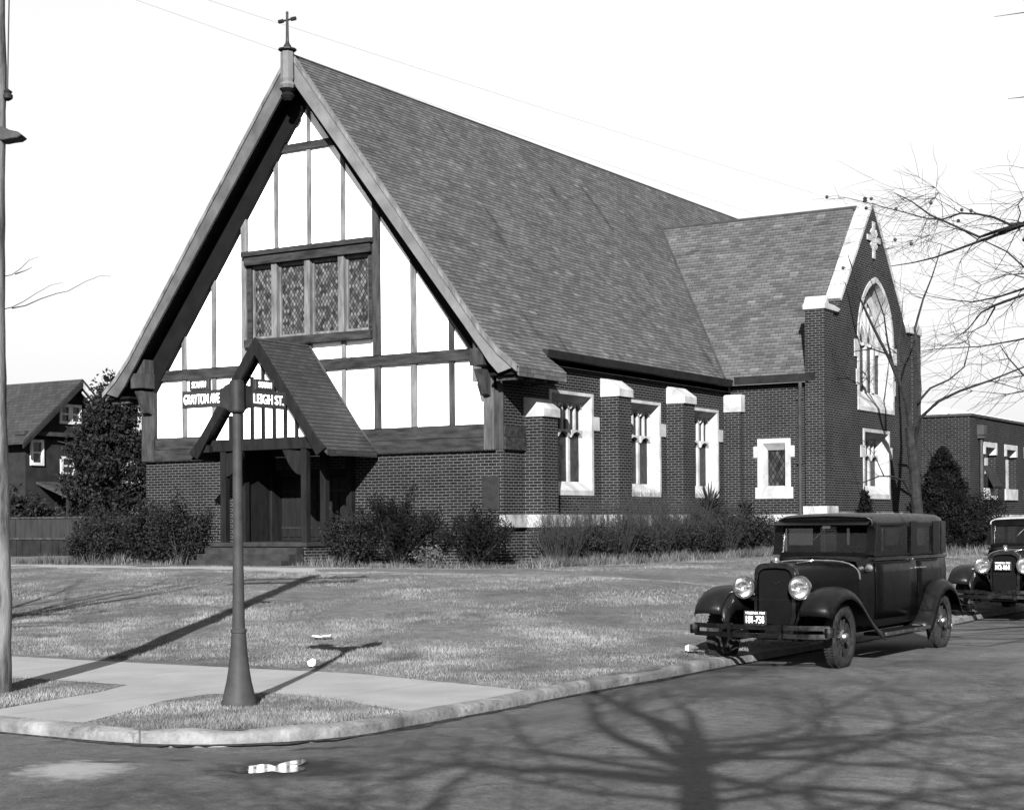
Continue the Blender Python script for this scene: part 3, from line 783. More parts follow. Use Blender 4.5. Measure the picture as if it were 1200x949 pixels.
# gable window: frame with three mullions and four leaded lights
b = MB(); b.box(-1.94, 1.94, -.20, .12, 8.0, 8.30); b.box(-1.99, 1.99, -.26, -.0, 8.22, 8.34); b.box(-1.94, 1.94, -.22, .12, 5.97, 6.17)
b.box(-1.94, -1.80, -.08, .12, 6.17, 8.0); b.box(1.80, 1.94, -.08, .12, 6.17, 8.0)
gwin = b.build('gable_window', MAT['timber_h'], church, bevel=.01)
for x in (-1.03, 0, 1.03):
    b = MB(); b.box(x-.085, x+.085, -.14, .12, 6.17, 8.0); b.build('mullion', MAT['timber_pale'], gwin, bevel=.01)
for x0 in (-1.80, -.945, .085, 1.115):
    x1 = x0 + (.685 if x0 in (-1.80, 1.115) else .86)
    b = MB(); b.box(x0, x0+.05, -.02, .06, 6.17, 8.0); b.box(x1-.05, x1, -.02, .06, 6.17, 8.0); b.box(x0+.05, x1-.05, -.02, .06, 6.17, 6.25); b.box(x0+.05, x1-.05, -.02, .06, 7.92, 8.0)
    fr = b.build('light_frame', MAT['timber_pale'], gwin)
    g = MB(); g.add([(x0+.05, .03, 6.25), (x1-.05, .03, 6.25), (x1-.05, .03, 7.92), (x0+.05, .03, 7.92)], [(0,1,2,3)]); g.build('leaded_glass', MAT['lead_bright'], gwin)
# side belt, brackets and beam ends under the flared eaves
b = MB(); b.box(W2+.002, W2+.07, .0, .9, 3.262, 3.54); b.box(W2+.002, W2+.05, .0, .9, 3.55, 3.80); b.build('timber_beam', MAT['timber_h'], church)
for s in (-1, 1):
    xa, xb = (4.98, 5.34) if s > 0 else (-5.42, -5.0)
    b = MB(); b.box(xa, xb, -.60, -.152, 5.12, 5.50); b.box(xa+.03, xb-.03, -.50, -.152, 5.5, 5.85); b.prism([(-.55, 5.05), (-.152, 5.05), (-.152, 4.45), (-.30, 4.5), (-.42, 4.8)], 'x', xa+.08, xb-.08)
    b.build('eaves_bracket', MAT['timber'], church, bevel=.01)

# ---- main roof: two slopes, short flared eaves behind the front gable
OV = -.62; YF = 1.45
def courses(prof, dz=.094, lift=.016):
    """x,z profile running down the slope -> the same profile stepped into overlapping courses"""
    out = []; zt = prof[0][1]
    dense = []
    for (xa, za), (xb, zb) in zip(prof, prof[1:]):
        k0 = math.ceil((zt-za)/dz-1e-6); k1 = math.floor((zt-zb)/dz+1e-6)
        dense.append((xa, za, False))
        for k in range(int(k0), int(k1)+1):
            z = zt-k*dz
            if za-1e-6 > z > zb+1e-6: t = (za-z)/(za-zb); dense.append((xa+(xb-xa)*t, z, True))
    dense.append((*prof[-1], False))
    sgn = 1 if prof[-1][0] >= prof[0][0] else -1
    for i, (x, z, c) in enumerate(dense):
        if c: out.append((x+sgn*lift*.75, z+lift*.6)); out.append((x, z))
        else: out.append((x, z))
    return out
def slab(mb, prof, t, y0, y1):
    """roof skin following an x,z profile, thickness t downwards"""
    low = [(x, z-t) for x, z in prof]
    mb.strip(prof, low, 'y', y0, y1)
mb = MB()
YB = 30.3
for s in (-1, 1):
    pf = [(0, 12.81), (s*3.2, roof_z(3.2)), (s*4.9, roof_z(4.9)), (s*5.35, 5.90), (s*5.8, 5.42), (s*6.3, 5.04)]
    slab(mb, courses(pf), .22, OV, YF)
    pf2 = [(0, 12.81), (s*3.2, roof_z(3.2)), (s*5.62, roof_z(5.62))]
    slab(mb, courses(pf2), .22, YF, YB)
roof = mb.build('roof', MAT['slate'], church)
mb = MB(); mb.tube([(0, OV, 12.80), (0, YB, 12.80)], .045, 8); mb.build('roof_ridge', MAT['downpipe'], roof)
for s in (-1, 1):
    for k in range(4):
        mb = MB(); mb.box(min(s*5.6, s*6.24), max(s*5.6, s*6.24), -.45+k*.5, -.33+k*.5, 4.76, 4.86); mb.build('rafter_end', MAT['timber'], roof)
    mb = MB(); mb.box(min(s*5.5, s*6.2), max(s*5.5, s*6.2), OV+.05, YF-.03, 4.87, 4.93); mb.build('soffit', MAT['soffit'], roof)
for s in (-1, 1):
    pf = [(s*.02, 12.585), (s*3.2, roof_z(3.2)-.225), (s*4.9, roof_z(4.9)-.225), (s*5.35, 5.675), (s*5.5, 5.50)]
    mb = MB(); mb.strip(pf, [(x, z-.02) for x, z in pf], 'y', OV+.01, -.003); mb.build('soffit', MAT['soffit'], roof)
# bargeboards
for s in (-1, 1):
    o_ = [(0, 12.90), (3.0, 9.0), (4.9, 6.52), (5.35, 5.93), (5.8, 5.45), (6.3, 5.04)]
    i_ = [(0, 12.22), (3.0, 8.42), (4.9, 6.02), (5.3, 5.50), (5.55, 5.16), (5.80, 4.90)]
    b = MB(); b.strip([(s*x, z) for x, z in o_], [(s*x, z) for x, z in i_], 'y', -.70, -.625)
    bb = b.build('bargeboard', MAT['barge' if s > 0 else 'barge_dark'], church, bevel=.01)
    b = MB(); b.strip([(s*x, z) for x, z in o_], [(s*x, z-.13) for x, z in o_], 'y', -.735, -.703)
    b.build('moulding', MAT['timber_pale'], bb)
# finial with its cross
b = MB(); prof = [(.16, 11.95), (.20, 12.05), (.15, 12.12), (.17, 12.2), (.165, 12.80), (.15, 12.84)]
b.lathe(prof, (0, -.80, 0), 'z', 8); fin = b.build('gable_finial', MAT['barge'], church)
b = MB(); b.lathe([(.12, 11.72), (.17, 11.8), (.12, 11.87), (.2, 11.96)], (0, -.8, 0), 'z', 10); b.build('pendant', MAT['timber_porch'], fin, smooth=True)
b = MB(); b.lathe([(.15, 12.84), (.22, 12.88), (.22, 12.91), (.11, 12.94), (.085, 13.0), (.05, 13.05), (.038, 13.12), (.03, 13.72), (.034, 13.78), (.01, 13.81)], (0, -.8, 0), 'z', 10)
b.tube([(-.25, -.8, 13.60), (-.13, -.8, 13.60), (-.12, -.8, 13.60), (.12, -.8, 13.60), (.13, -.8, 13.60), (.25, -.8, 13.60)], [.05, .05, .025, .025, .05, .05], 8); b.build('cross', MAT['bronze'], fin, smooth=True)
# gutters
b = MB(); b.prism([(5.63, 5.62), (5.80, 5.62), (5.76, 5.44), (5.66, 5.42)], 'y', YF+.05, YT-.25); b.prism([(YT-.26, 5.70), (YT-.10, 5.70), (YT-.13, 5.50), (YT-.22, 5.48)], 'x', 5.82, XG-.2)
b.build('gutter', MAT['iron'], church)
b = MB(); b.box(5.45, 5.62, YF+.06, YT-.2, 5.30, 5.44); b.box(5.6, XG-.55, YT-.09, YT-.002, 5.38, 5.56); b.build('eaves_board', MAT['soffit'], church)
b = MB(); b.tube([(7.78, YT-.17, 5.47), (7.78, YT-.17, 5.3), (7.72, YT-.06, 5.1), (7.72, YT-.06, GZ)], .055, 8)
for z in (1.2, 3.2, 5.0): b.box(7.64, 7.80, YT-.10, YT-.0, z, z+.05)
b.build('downspout', MAT['downpipe'], church, smooth=True)
# transept roof, cut to the nave slope along the valleys
mb = MB(); RZ = 10.95
def trz(y): return RZ-1.27*abs(y-YR)
for s in (-1, 1):
    ye = YR+s*(YR-YT+.22)
    ze = trz(ye); lift = .012
    xr = (12.81-RZ)/SL-.12; xe = (12.81-ze)/SL-.12
    pr_ = courses([(YR, RZ), (ye, ze)])
    mb.grid([[((12.81-z)/SL-.12, y, z), (XG-.40, y, z)] for y, z in pr_])
    mb.grid([[(xr, YR, RZ-.2), (XG-.40, YR, RZ-.2)], [(xe, ye, ze-.2), (XG-.40, ye, ze-.2)]]); mb.grid([[(xe, ye, ze-.2), (XG-.40, ye, ze-.2)], [(xe, ye, ze), (XG-.40, ye, ze)]])
mb.build('transept_roof', MAT['slate'], church)
b = MB()
for s in (-1, 1):
    ye = YR+s*(YR-YT+.22); ze = trz(ye)
    b.tube([((12.81-RZ)/SL, YR, RZ+.02), ((12.81-ze)/SL, ye, ze+.02)], .05, 5)
b.tube([((12.81-RZ)/SL, YR, RZ+.0), (XG-.4, YR, RZ+.0)], .06, 6)
b.build('roof_flashing', MAT['downpipe'], church)

# ---- porch
PZ = 1.20
mb = MB(); mb.box(-1.42, 1.42, -1.98, -.0, GZ-.3, PZ-.1); porch = mb.build('porch', MAT['brick'], church)
mb = MB(); mb.box(-1.46, 1.46, -2.02, .0, PZ-.1, PZ)
for k in range(1, 4): mb.box(-1.38-.0*k, 1.38+.0*k, -2.02-.27*k, -2.02-.27*(k-1)-.002, GZ-.3, PZ-.1-.14*(k-1)-.02)
mb.build('porch_steps', MAT['step'], porch, bevel=.012)
for s in (-1, 1):
    for y in (-1.82, -1.12, -.14):
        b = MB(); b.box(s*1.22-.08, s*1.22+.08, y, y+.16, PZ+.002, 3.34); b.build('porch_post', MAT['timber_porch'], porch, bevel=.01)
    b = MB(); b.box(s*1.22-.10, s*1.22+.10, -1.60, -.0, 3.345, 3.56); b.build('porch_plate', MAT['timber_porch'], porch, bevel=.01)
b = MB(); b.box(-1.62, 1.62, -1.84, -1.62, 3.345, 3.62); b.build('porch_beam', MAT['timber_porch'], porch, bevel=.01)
# arched brace of the opening
b = MB()
for s in (-1, 1):
    A = [(s*(1.12-.32*(1-math.cos(a))), 3.34-.75+.75*math.sin(a)) for a in np.linspace(0, 1.35, 7)]
    B = [(s*1.124, z) for x, z in A]
PS = 1.33; PRZ = 5.90
pl = clip(clip([(-1.6, 3.622), (1.6, 3.622), (1.6, 5.6), (-1.6, 5.6)], lambda p: 5.60-PS*p[0]-p[1]), lambda p: 5.60+PS*p[0]-p[1])
b = MB(); b.prism(pl, 'y', -1.745, -1.66); b.build('stucco_panel', MAT['stucco'], porch)
for x in (-1.0, -.667, -.333, 0, .333, .667, 1.0):
    zt = 5.56-PS*abs(x); b = MB(); b.box(x-.04, x+.04, -1.80, -1.748, 3.622, max(zt-.05, 3.7)); b.build('stud', MAT['timber_porch'], porch)
b = MB(); b.prism([(-.60, 4.72), (.60, 4.72), (.50, 4.86), (-.50, 4.86)], 'y', -1.81, -1.749); b.build('collar', MAT['timber_porch'], porch)
mb = MB()
for s in (-1, 1):
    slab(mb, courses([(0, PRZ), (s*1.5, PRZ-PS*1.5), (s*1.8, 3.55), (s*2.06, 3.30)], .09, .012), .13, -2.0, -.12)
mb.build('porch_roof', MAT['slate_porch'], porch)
mb = MB()
for s in (-1, 1): mb.tube([(s*.05, -.105, PRZ+.0), (s*1.5, -.105, PRZ-PS*1.5), (s*1.8, -.105, 3.57), (s*2.06, -.105, 3.32)], .03, 5)
mb.tube([(0, -2.0, PRZ), (0, -.1, PRZ)], .04, 6)
mb.build('porch_flashing', MAT['downpipe'], porch)
for s in (-1, 1):
    o_ = [(0, PRZ+.05), (1.5, PRZ+.05-PS*1.5), (1.8, 3.58), (2.06, 3.33)]
    i_ = [(0, PRZ-.36), (1.42, PRZ-.30-PS*1.42), (1.62, 3.42), (1.80, 3.16)]
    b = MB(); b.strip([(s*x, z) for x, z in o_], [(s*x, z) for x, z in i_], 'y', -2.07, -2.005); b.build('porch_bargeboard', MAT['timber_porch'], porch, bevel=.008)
    b = MB(); b.box(s*1.62-.12, s*1.62+.12, -1.98, -1.86, 3.33, 3.5); b.build('porch_bracket', MAT['timber_porch'], porch)
b = MB()
for k in range(6): b.box(-1.24, -1.205, -1.10+k*.16+.004, -1.10+(k+1)*.16, PZ+.002, 3.34)
b.build('porch_side_boards', MAT['timber_porch'], porch)
for s in (-1, 1):      # curved knee braces under the beam
    A = [(s*(1.14-.55*math.sin(a)), 3.34-.60+.60*(1-math.cos(a))*.0+.60*math.sin(a)*math.sin(a)) for a in np.linspace(0, math.pi/2, 7)]
    B = [(s*(1.14-.55*math.sin(a)*.86+.0), 3.34) if a > 1.2 else (s*1.14, 3.34-.60+.60*math.sin(a)**2+.10) for a in np.linspace(0, math.pi/2, 7)]
    b = MB(); b.strip(A, B, 'y', -1.80, -1.70); b.build('knee_brace', MAT['timber_porch'], porch)
# church door inside the porch
b = MB(); b.box(-1.32, -1.14, .02, .32, PZ, 2.95); b.box(1.14, 1.32, .02, .32, PZ, 2.95); b.box(-1.14, 1.14, .02, .32, 2.77, 2.95)
dr = b.build('door', MAT['timber_porch'], church)
b = MB(); b.box(-1.32, 1.32, .0, .35, GZ-.3, PZ); b.build('threshold', MAT['step'], dr)
for s in (-1, 1):
    b = MB(); x0, x1 = (0.01, 1.135) if s > 0 else (-1.135, -.01)
    b.box(x0, x1, .22, .28, PZ+.01, 2.765)
    n = 5
    for k in range(n): xx = x0+(x1-x0)*(k+.5)/n; b.box(xx-.09, xx+.09, .195, .218, PZ+.1, 2.7)
    lf = b.build('door_leaf', MAT['door'], dr, bevel=.008)
    b = MB()
    for z in (1.5, 2.4): b.box(min(x0, x1)+.03, max(x0, x1)-.12, .182, .193, z, z+.05)
    b.tube([(-s*0+s*.10, .17, 1.95), (s*.10, .13, 2.0), (s*.10, .13, 2.15), (s*.10, .17, 2.2)], .014, 6)
    b.build('door_ironwork', MAT['bronze'], lf)
# ---- low path-side grille on the foundation
# ------------------------------------------------------------------ annex behind the transept
annex = thing('parish_hall', 'low flat-roofed brick hall attached behind the church transept', 'building', (10, 24, GZ), world=True)
AX, AY, AZ = 10.0, 20.45, 4.88
mb = MB()
aw = [(21.95, 23.35), (24.45, 25.85), (26.95, 28.35), (29.45, 30.85), (31.95, 33.35)]
mb.box(0, AX-.4, AY, AY+.4, GZ-.3, AZ)
yc = AY
for a, b_ in aw:
    mb.box(AX-.4, AX, yc, a, GZ-.3, AZ); mb.box(AX-.4, AX, a, b_, GZ-.3, 2.25); mb.box(AX-.4, AX, a, b_, 4.15, AZ); yc = b_
mb.box(AX-.4, AX, yc, 40, GZ-.3, AZ); mb.box(0, AX-.4, 39.6, 40, GZ-.3, AZ)
mb.build('brick_wall', MAT['brick_far'], annex)
mb = MB(); mb.box(0, AX+.06, AY-.06, AY+.5, AZ+.002, AZ+.08); mb.box(AX-.46, AX+.06, AY+.5, 40, AZ+.002, AZ+.08); mb.build('coping', MAT['downpipe'], annex)
mb = MB(); rp = [(.5, AY+.4), (AX-.3, AY+.4), (AX-.3, 39.7), (.5, 39.7)]; tp = [(3.5, AY+3.4), (AX-3.3, AY+3.4), (AX-3.3, 36.7), (3.5, 36.7)]
mb.add([(x, y, AZ+.06) for x, y in rp]+[(x, y, AZ+.85) for x, y in tp], [(0,1,5,4), (1,2,6,5), (2,3,7,6), (3,0,4,7), (4,5,6,7)])
mb.build('roof', plain('pale_roof_felt', .5, .8), annex)
mb = MB(); mb.box(AX+.0, AX+.08, AY+1.5, 40, 1.46, 1.76); mb.build('stone_plinth', MAT['stone_dirty'], annex)
mb = MB(); mb.tube([(AX+.09, AY+.95, 4.5), (AX+.09, AY+.95, GZ)], .06, 8); mb.box(AX+.004, AX+.22, AY+.77, AY+1.13, 4.3, 4.62); mb.box(AX+.004, AX+.2, AY+.81, AY+1.09, 4.2, 4.3); mb.build('downspout', MAT['downpipe'], annex)
for i, (a, b_) in enumerate(aw):
    # stone head with short returns, sill, pale inner frame; brick reveals between
    b = MB(); b.box(AX-.25, AX+.04, a-.06, b_+.06, 3.95, 4.12); b.box(AX-.25, AX+.04, a-.06, a+.14, 3.72, 3.95); b.box(AX-.25, AX+.04, b_-.14, b_+.06, 3.72, 3.95)
    wn = b.build('window', MAT['stone'], annex)
    b = MB(); b.box(AX-.3, AX+.05, a-.05, b_+.05, 2.25, 2.62); b.build('sill', MAT['stone'], wn)
    b = MB(); b.box(AX-.34, AX-.26, a+.1, a+.22, 2.62, 3.95); b.box(AX-.34, AX-.26, b_-.3, b_-.0, 2.62, 3.95); b.box(AX-.34, AX-.26, a+.22, b_-.3, 3.2, 3.26); b.build('frame', MAT['stone'], wn)
    b = MB(); b.box(AX-.38, AX-.345, a, b_, 2.62, 4.1); b.build('pane', MAT['sash'], wn)
    b = MB(); b.box(AX-.25, AX-.0, a-.0, a+.1, 2.62, 3.72); b.build('brick_reveal', MAT['brick_far'], wn)
    if i == 0:  # open hopper sash leaning out
        b = MB(); b.cbox((AX+.12, (a+b_)/2-.05, 2.98), (.02,0,.04), (0,.42,0), (-.17,0,.34)); b.build('open_sash', MAT['iron'], wn)

# ------------------------------------------------------------------ lettering
FONT_CACHE = {}
def text_mesh(txt, height, width=None, bold=.012, depth=.003):
    """letters as a mesh in the x,z plane, lower left at the origin, facing -y"""
    cu = bpy.data.curves.new('letters', 'FONT'); cu.body = txt; cu.size = 1; cu.extrude = .02; cu.offset = bold
    ob = bpy.data.objects.new('letters', cu); COL.objects.link(ob)
    dg = bpy.context.evaluated_depsgraph_get(); dg.update()
    me = bpy.data.meshes.new_from_object(ob.evaluated_get(dg))
    bpy.data.objects.remove(ob); bpy.data.curves.remove(cu)
    co = np.empty(len(me.vertices)*3, np.float32); me.vertices.foreach_get('co', co); co = co.reshape(-1, 3)
    x0, y0 = co[:, 0].min(), co[:, 1].min(); h = co[:, 1].max()-y0; wd = co[:, 0].max()-x0
    sz = height/h; sx = (width/wd) if width else sz
    out = np.stack([(co[:, 0]-x0)*sx, -co[:, 2]/.02*depth, (co[:, 1]-y0)*sz], -1)
    me.vertices.foreach_set('co', out.astype(np.float32).ravel()); me.update()
    return me
def letters(name, txt, height, width, m, parent, loc, rotz=0, bold=.012):
    me = text_mesh(txt, height, width, bold); o = link(name, me, m, parent)
    o.location = loc; o.rotation_euler = (0, 0, rotz); return o

# ------------------------------------------------------------------ cars (front towards -y, origin on the ground under the front axle)
def lerp_table(tab, y):
    for (a, *va), (b, *vb) in zip(tab, tab[1:]):
        if a <= y <= b:
            t = (y-a)/(b-a); t = t*t*(3-2*t) if len(tab) > 6 else t
            return [p*(1-t)+q*t for p, q in zip(va, vb)]
    return list(tab[0][1:]) if y < tab[0][0] else list(tab[-1][1:])
def make_car(label, group, WB, plate, plate_at, roofmat, belt=1.20, rooft=1.70, hood_w=.235, hood_top=1.14, cowl_y=.92, ws_y=1.28, rear_y=4.15, bw=.66, tr=.35, model='sedan'):
    car = thing('parked_car', label, 'car', group=group)
    PT, FD = MAT['paint'], MAT['fender']
    cw = .60                                            # half width at the cowl
    # lower body with the cowl
    def body_w(y):
        return lerp_table([(cowl_y, cw-.03), (ws_y, cw+.02), (ws_y+.9, bw), (rear_y-.7, bw), (rear_y-.25, bw-.06), (rear_y-.06, bw-.17), (rear_y, bw-.32)], y)[0]
    rows = []
    for y in [cowl_y, cowl_y+.15, ws_y, ws_y+.3, ws_y+.9, 2.2, rear_y-.7, rear_y-.4, rear_y-.25, rear_y-.12, rear_y-.04, rear_y]:
        wd = body_w(y); t = min(1, max(0, (y-cowl_y)/(ws_y-cowl_y))); top = hood_top+(belt-hood_top)*t; zb = .38
        k = max(0, (y-(rear_y-.3))/.3)
        rows.append([(-wd*.96, y-.02*k, zb), (-wd, y, .62), (-wd*.995, y, 1.0), (-wd*.97, y, top-.06), (-wd*.93, y, top), (-wd*.5, y, top+.03*(1-t)), (0, y, top+.045*(1-t)), (wd*.5, y, top+.03*(1-t)), (wd*.93, y, top), (wd*.97, y, top-.06), (wd*.995, y, 1.0), (wd, y, .62), (wd*.96, y-.02*k, zb)])
    b = MB(); n = 3
    b.grid(rows[:n])                                     # cowl, closed on top
    sides_l = [r[:5] for r in rows[n-1:]]; sides_r = [r[-5:] for r in rows[n-1:]]
    b.grid(sides_l); b.grid(sides_r)
    b.grid([[p for p in rows[-1][:5]], [p for p in rows[-1][-1:-6:-1]]])
    b.box(-.56, .56, cowl_y+.05, rear_y-.3, .36, .40)
    body = b.build('body', PT, car, smooth=True, angle=40)
    # belt moulding and door seams
    for s in (-1, 1):
        b = MB(); ys = [ws_y-.02, ws_y+.3, ws_y+.9, 2.2, rear_y-.7, rear_y-.4, rear_y-.2]
        b.tube([(s*(body_w(y)*.985+.004), y, belt-.05) for y in ys], .016, 6); b.build('belt_moulding', PT, body, smooth=True)
    doors = [(ws_y+.02, ws_y+1.30), (ws_y+1.34, ws_y+2.25)] if model == 'sedan' else [(ws_y+.02, ws_y+1.05)]
    for s in (-1, 1):
        for i, (ya, yb) in enumerate(doors):
            g = MB(); rws = []
            for y in np.linspace(ya, yb, 6):
                wd = body_w(y); rws.append([(s*(wd*.97+.008), y, .46), (s*(wd+.008), y, .62), (s*(wd*.995+.008), y, 1.0), (s*(wd*.98+.006), y, belt-.08)])
            g.grid(rws); d = g.build('door', PT, car, smooth=True, solid=.008)
            hy = yb-.06 if i == 0 else ya+.06
            h = MB(); wd = body_w(hy); h.tube([(s*(wd+.01), hy, 1.03), (s*(wd+.045), hy, 1.03), (s*(wd+.05), hy+(-.11 if i == 0 else .11), 1.035)], [.014, .012, .01], 6)
            h.build('handle', MAT['chrome'], d, smooth=True)
    # hood: loft from the radiator to the cowl
    rows = []
    for t in np.linspace(0, 1, 8):
        y = -.06 + (cowl_y-.01+.06)*t; wd = hood_w + (cw-.03-hood_w)*(t**1.25); top = (hood_top-.035) + .045*t
        r = [(-wd, y, .52)]
        for a in np.linspace(0, math.pi, 15):
            ca, sa = math.cos(a), math.sin(a)
            r.append((-wd*math.copysign(abs(ca)**.55, ca), y, (top-.22) + .22*abs(sa)**.75))
        r.append((wd, y, .52)); rows.append(r)
    b = MB(); b.grid(rows); hood = b.build('hood', PT, car, smooth=True, angle=50)
    b = MB(); b.tube([(0, -.06, hood_top-.03), (0, cowl_y, hood_top+.015)], .008, 5); b.build('hood_hinge', MAT['dark_chrome'], hood)
    for s in (-1, 1):
        b = MB()
        for k in range(14):
            t = .22+.55*k/14; y = -.06+(cowl_y+.05)*t; wd = hood_w+(cw-.03-hood_w)*(t**1.25)
            b.cbox((s*(wd+.004), y, .74), (.008,0,0), (0,.011,0), (0,0,.11))
        b.build('hood_louvers', PT, hood)
    # bright band and lamp at the cowl
    b = MB(); arc = []
    for p in rows[-1][1:-1]: arc.append((p[0]*1.012, cowl_y+.01, p[2]+.006))
    b.tube(arc, .011, 6); b.build('cowl_band', MAT['chrome'], hood, smooth=True)
    for s in (-1, 1):
        b = MB(); b.lathe([(.012, .09), (.04, .06), (.05, .02), (.052, 0), (.04, -.012), (.005, -.016)], (s*(cw+.02), cowl_y+.16, 1.06), 'y', 14)
        b.tube([(s*(cw-.03), cowl_y+.2, .98), (s*(cw+.02), cowl_y+.2, 1.03)], .014, 6); b.build('cowl_lamp', MAT['chrome'], car, smooth=True)
    # radiator: nickel shell with a dark core
    def shell(wd, top, bot, n=9):
        pts = [(-wd*.86, bot), (-wd, bot+.10)]
        for a in np.linspace(0, math.pi, n):
            ca, sa = math.cos(a), math.sin(a); pts.append((-wd*math.copysign(abs(ca)**.5, ca), top-.13+.13*abs(sa)**.8))
        return pts + [(wd, bot+.10), (wd*.86, bot)]
    o_, i_ = shell(hood_w+.012, hood_top+.012, .44), shell(hood_w-.028, hood_top-.05, .47)
    b = MB(); b.strip(o_, i_, 'y', -.155, -.045, closed=True); rad_ = b.build('radiator', MAT['dark_chrome'], car, smooth=True, angle=40, bevel=.006)
    b = MB(); b.prism(i_, 'y', -.115, -.07); b.build('grille', MAT['core'], rad_)
    b = MB(); b.lathe([(.05, 0), (.05, .02), (.034, .03), (.03, .055), (.012, .06)], (0, -.10, hood_top+.008), 'z', 12); b.box(-.028, .028, -.13, -.07, hood_top+.065, hood_top+.10); b.build('radiator_cap', MAT['chrome'], rad_)
    b = MB()
    for s in (-1, 1): b.prism([(0, .93), (s*.06, .955), (s*.075, .945), (s*.03, .915), (0, .90)][::s], 'y', -.124, -.118)
    b.build('winged_badge', MAT['dark_chrome'], rad_)
    b = MB(); b.prism(shell(hood_w-.0, .60, .36), 'y', -.10, -.06); b.build('splash_apron', FD, car)
    # headlamps on their bar
    hz = .88; hx = .335
    b = MB(); b.tube([(-.62, -.08, .72), (-hx, -.10, .735), (hx, -.10, .735), (.62, -.08, .72)], .017, 8); bar = b.build('lamp_bar', FD, car, smooth=True)
    for s in (-1, 1):
        b = MB(); b.lathe([(.01, .17), (.05, .155), (.09, .11), (.118, .04), (.124, 0), (.124, -.012)], (s*hx, -.23, hz), 'y', 24, cap=False)
        b.tube([(s*hx, -.16, .735), (s*hx, -.16, hz-.10)], .016, 6)
        hl = b.build('headlight', FD if model == 'sedan' else MAT['chrome'], car, smooth=True, angle=60)
        b = MB(); b.lathe([(.106, -.014), (.131, -.014), (.134, 0), (.131, .02), (.124, .02)], (s*hx, -.23, hz), 'y', 28, cap=False); b.build('rim', MAT['chrome'], hl, smooth=True)
        b = MB(); b.lathe([(.004, .075), (.03, .070), (.055, .055), (.08, .032), (.098, .008), (.108, -.010)], (s*hx, -.23, hz), 'y', 28, cap=False); b.build('reflector', MAT['mirror'], hl, smooth=True, angle=80)
        b = MB(); b.lathe([(.107, -.016), (.10, -.022), (.07, -.030), (.035, -.034), (.004, -.035)], (s*hx, -.23, hz), 'y', 24, cap=False); b.build('lens', MAT['clearglass'], hl, smooth=True)
        b = MB(); b.lathe([(.004, .0), (.018, .012), (.018, .04), (.01, .07)], (s*hx, -.23, hz), 'y', 10); b.build('bulb', MAT['lens'], hl, smooth=True)
    # fenders
    def fender(path, xin, xout, name, crown=.05, lip=.07):
        for s in (-1, 1):
            g = MB(); rws = []
            m = len(path)
            for i, (y, z) in enumerate(path):
                a = Vector(path[max(i-1, 0)]); c = Vector(path[min(i+1, m-1)]); t = (c-a).normalized(); nrm = Vector((t.y*-1, t.x)) if t.x >= 0 else Vector((t.y, -t.x))
                nrm = Vector((-t.y, t.x))
                if nrm.y < 0 and abs(t.x) > .3: nrm = -nrm
                fl = min(1, .35+ i/(m*.3)) if name == 'front_fender' else 1
                r = []
                for q in np.linspace(0, 1, 9):
                    x = xin+(xout-xin)*q; h = crown*(1-(2*q-.9)**2)
                    if q > .9: h -= lip
                    r.append((s*x, y+nrm.x*h, z+nrm.y*h))
                rws.append(r)
            g.grid(rws)
            # inner valance down to the frame
            inn = [[(s*xin, y, z) for y, z in path], [(s*(xin-.06), y+(.0 if 1 else 0), max(min(z-.18, .62), .34)) for y, z in path]]
            g.grid(inn)
            g.build(name, FD, car, smooth=True, angle=60, solid=.012)
    fender([(-.55, .58), (-.52, .66), (-.44, .74), (-.31, .80), (-.14, .835), (.05, .835), (.22, .79), (.40, .70), (.58, .57), (.76, .45), (.94, .36), (1.10, .315)], .46, .83, 'front_fender')
    r0 = WB
    fender([(r0-.78, .30), (r0-.66, .36), (r0-.56, .48), (r0-.46, .62), (r0-.32, .745), (r0-.14, .81), (r0+.06, .82), (r0+.24, .77), (r0+.40, .67), (r0+.52, .53), (r0+.60, .42)], .55, .84, 'rear_fender')
    for s in (-1, 1):
        b = MB(); x0, x1 = sorted((s*.56, s*.83)); b.box(x0, x1, 1.06, r0-.72, .285, .325); rb = b.build('running_board', FD, car, bevel=.01)
        b = MB(); x0, x1 = sorted((s*.825, s*.842)); b.box(x0, x1, 1.06, r0-.72, .292, .33); b.build('edge_strip', MAT['chrome'], rb)
    # wheels
    def wheel(x, y, s):
        o = MB(); rr = tr
        o.lathe([(rr-.10, -.045), (rr-.075, -.05), (rr-.075, .05), (rr-.10, .045), (rr-.10, -.045)], (0, 0, 0), 'x', 32, cap=False)
        for k in range(12):
            a = 2*math.pi*k/12; o.tube([(.012, .05*math.cos(a), .05*math.sin(a)), (.0, (rr-.09)*math.cos(a), (rr-.09)*math.sin(a))], [.02, .016], 6)
        o.lathe([(.10, -.03), (.10, .015), (.03, .03)], (0, 0, 0), 'x', 20, s)
        wh = o.build('wheel', MAT['spoke'], car, smooth=True); wh.location = (x, y, rr-.012)
        t = MB(); prof = []
        for a in np.linspace(-2.5, 2.5, 15): prof.append((rr-.068+.07*math.cos(a), .07*math.sin(a)))
        t.lathe(prof, (0, 0, 0), 'x', 40, cap=False)
        for k in range(60):
            a = 2*math.pi*k/60; c, sn = math.cos(a), math.sin(a)
            for xx in (-.035, .035): t.cbox((xx, (rr-.0)*c, (rr-.0)*sn), (.014,0,0), (0, -sn*.009, c*.009), (0, c*.006, sn*.006))
        t.build('tyre', MAT['rubber'], wh, smooth=True, angle=50)
        h = MB(); h.lathe([(.085, .02), (.085, .035), (.06, .05), (.055, .075), (.04, .09), (.005, .095)], (0, 0, 0), 'x', 20, s); h.build('hub_cap', MAT['chrome'], wh, smooth=True)
    for s in (-1, 1): wheel(s*.70, 0, s); wheel(s*.70, WB, s)
    # bumper
    b = MB()
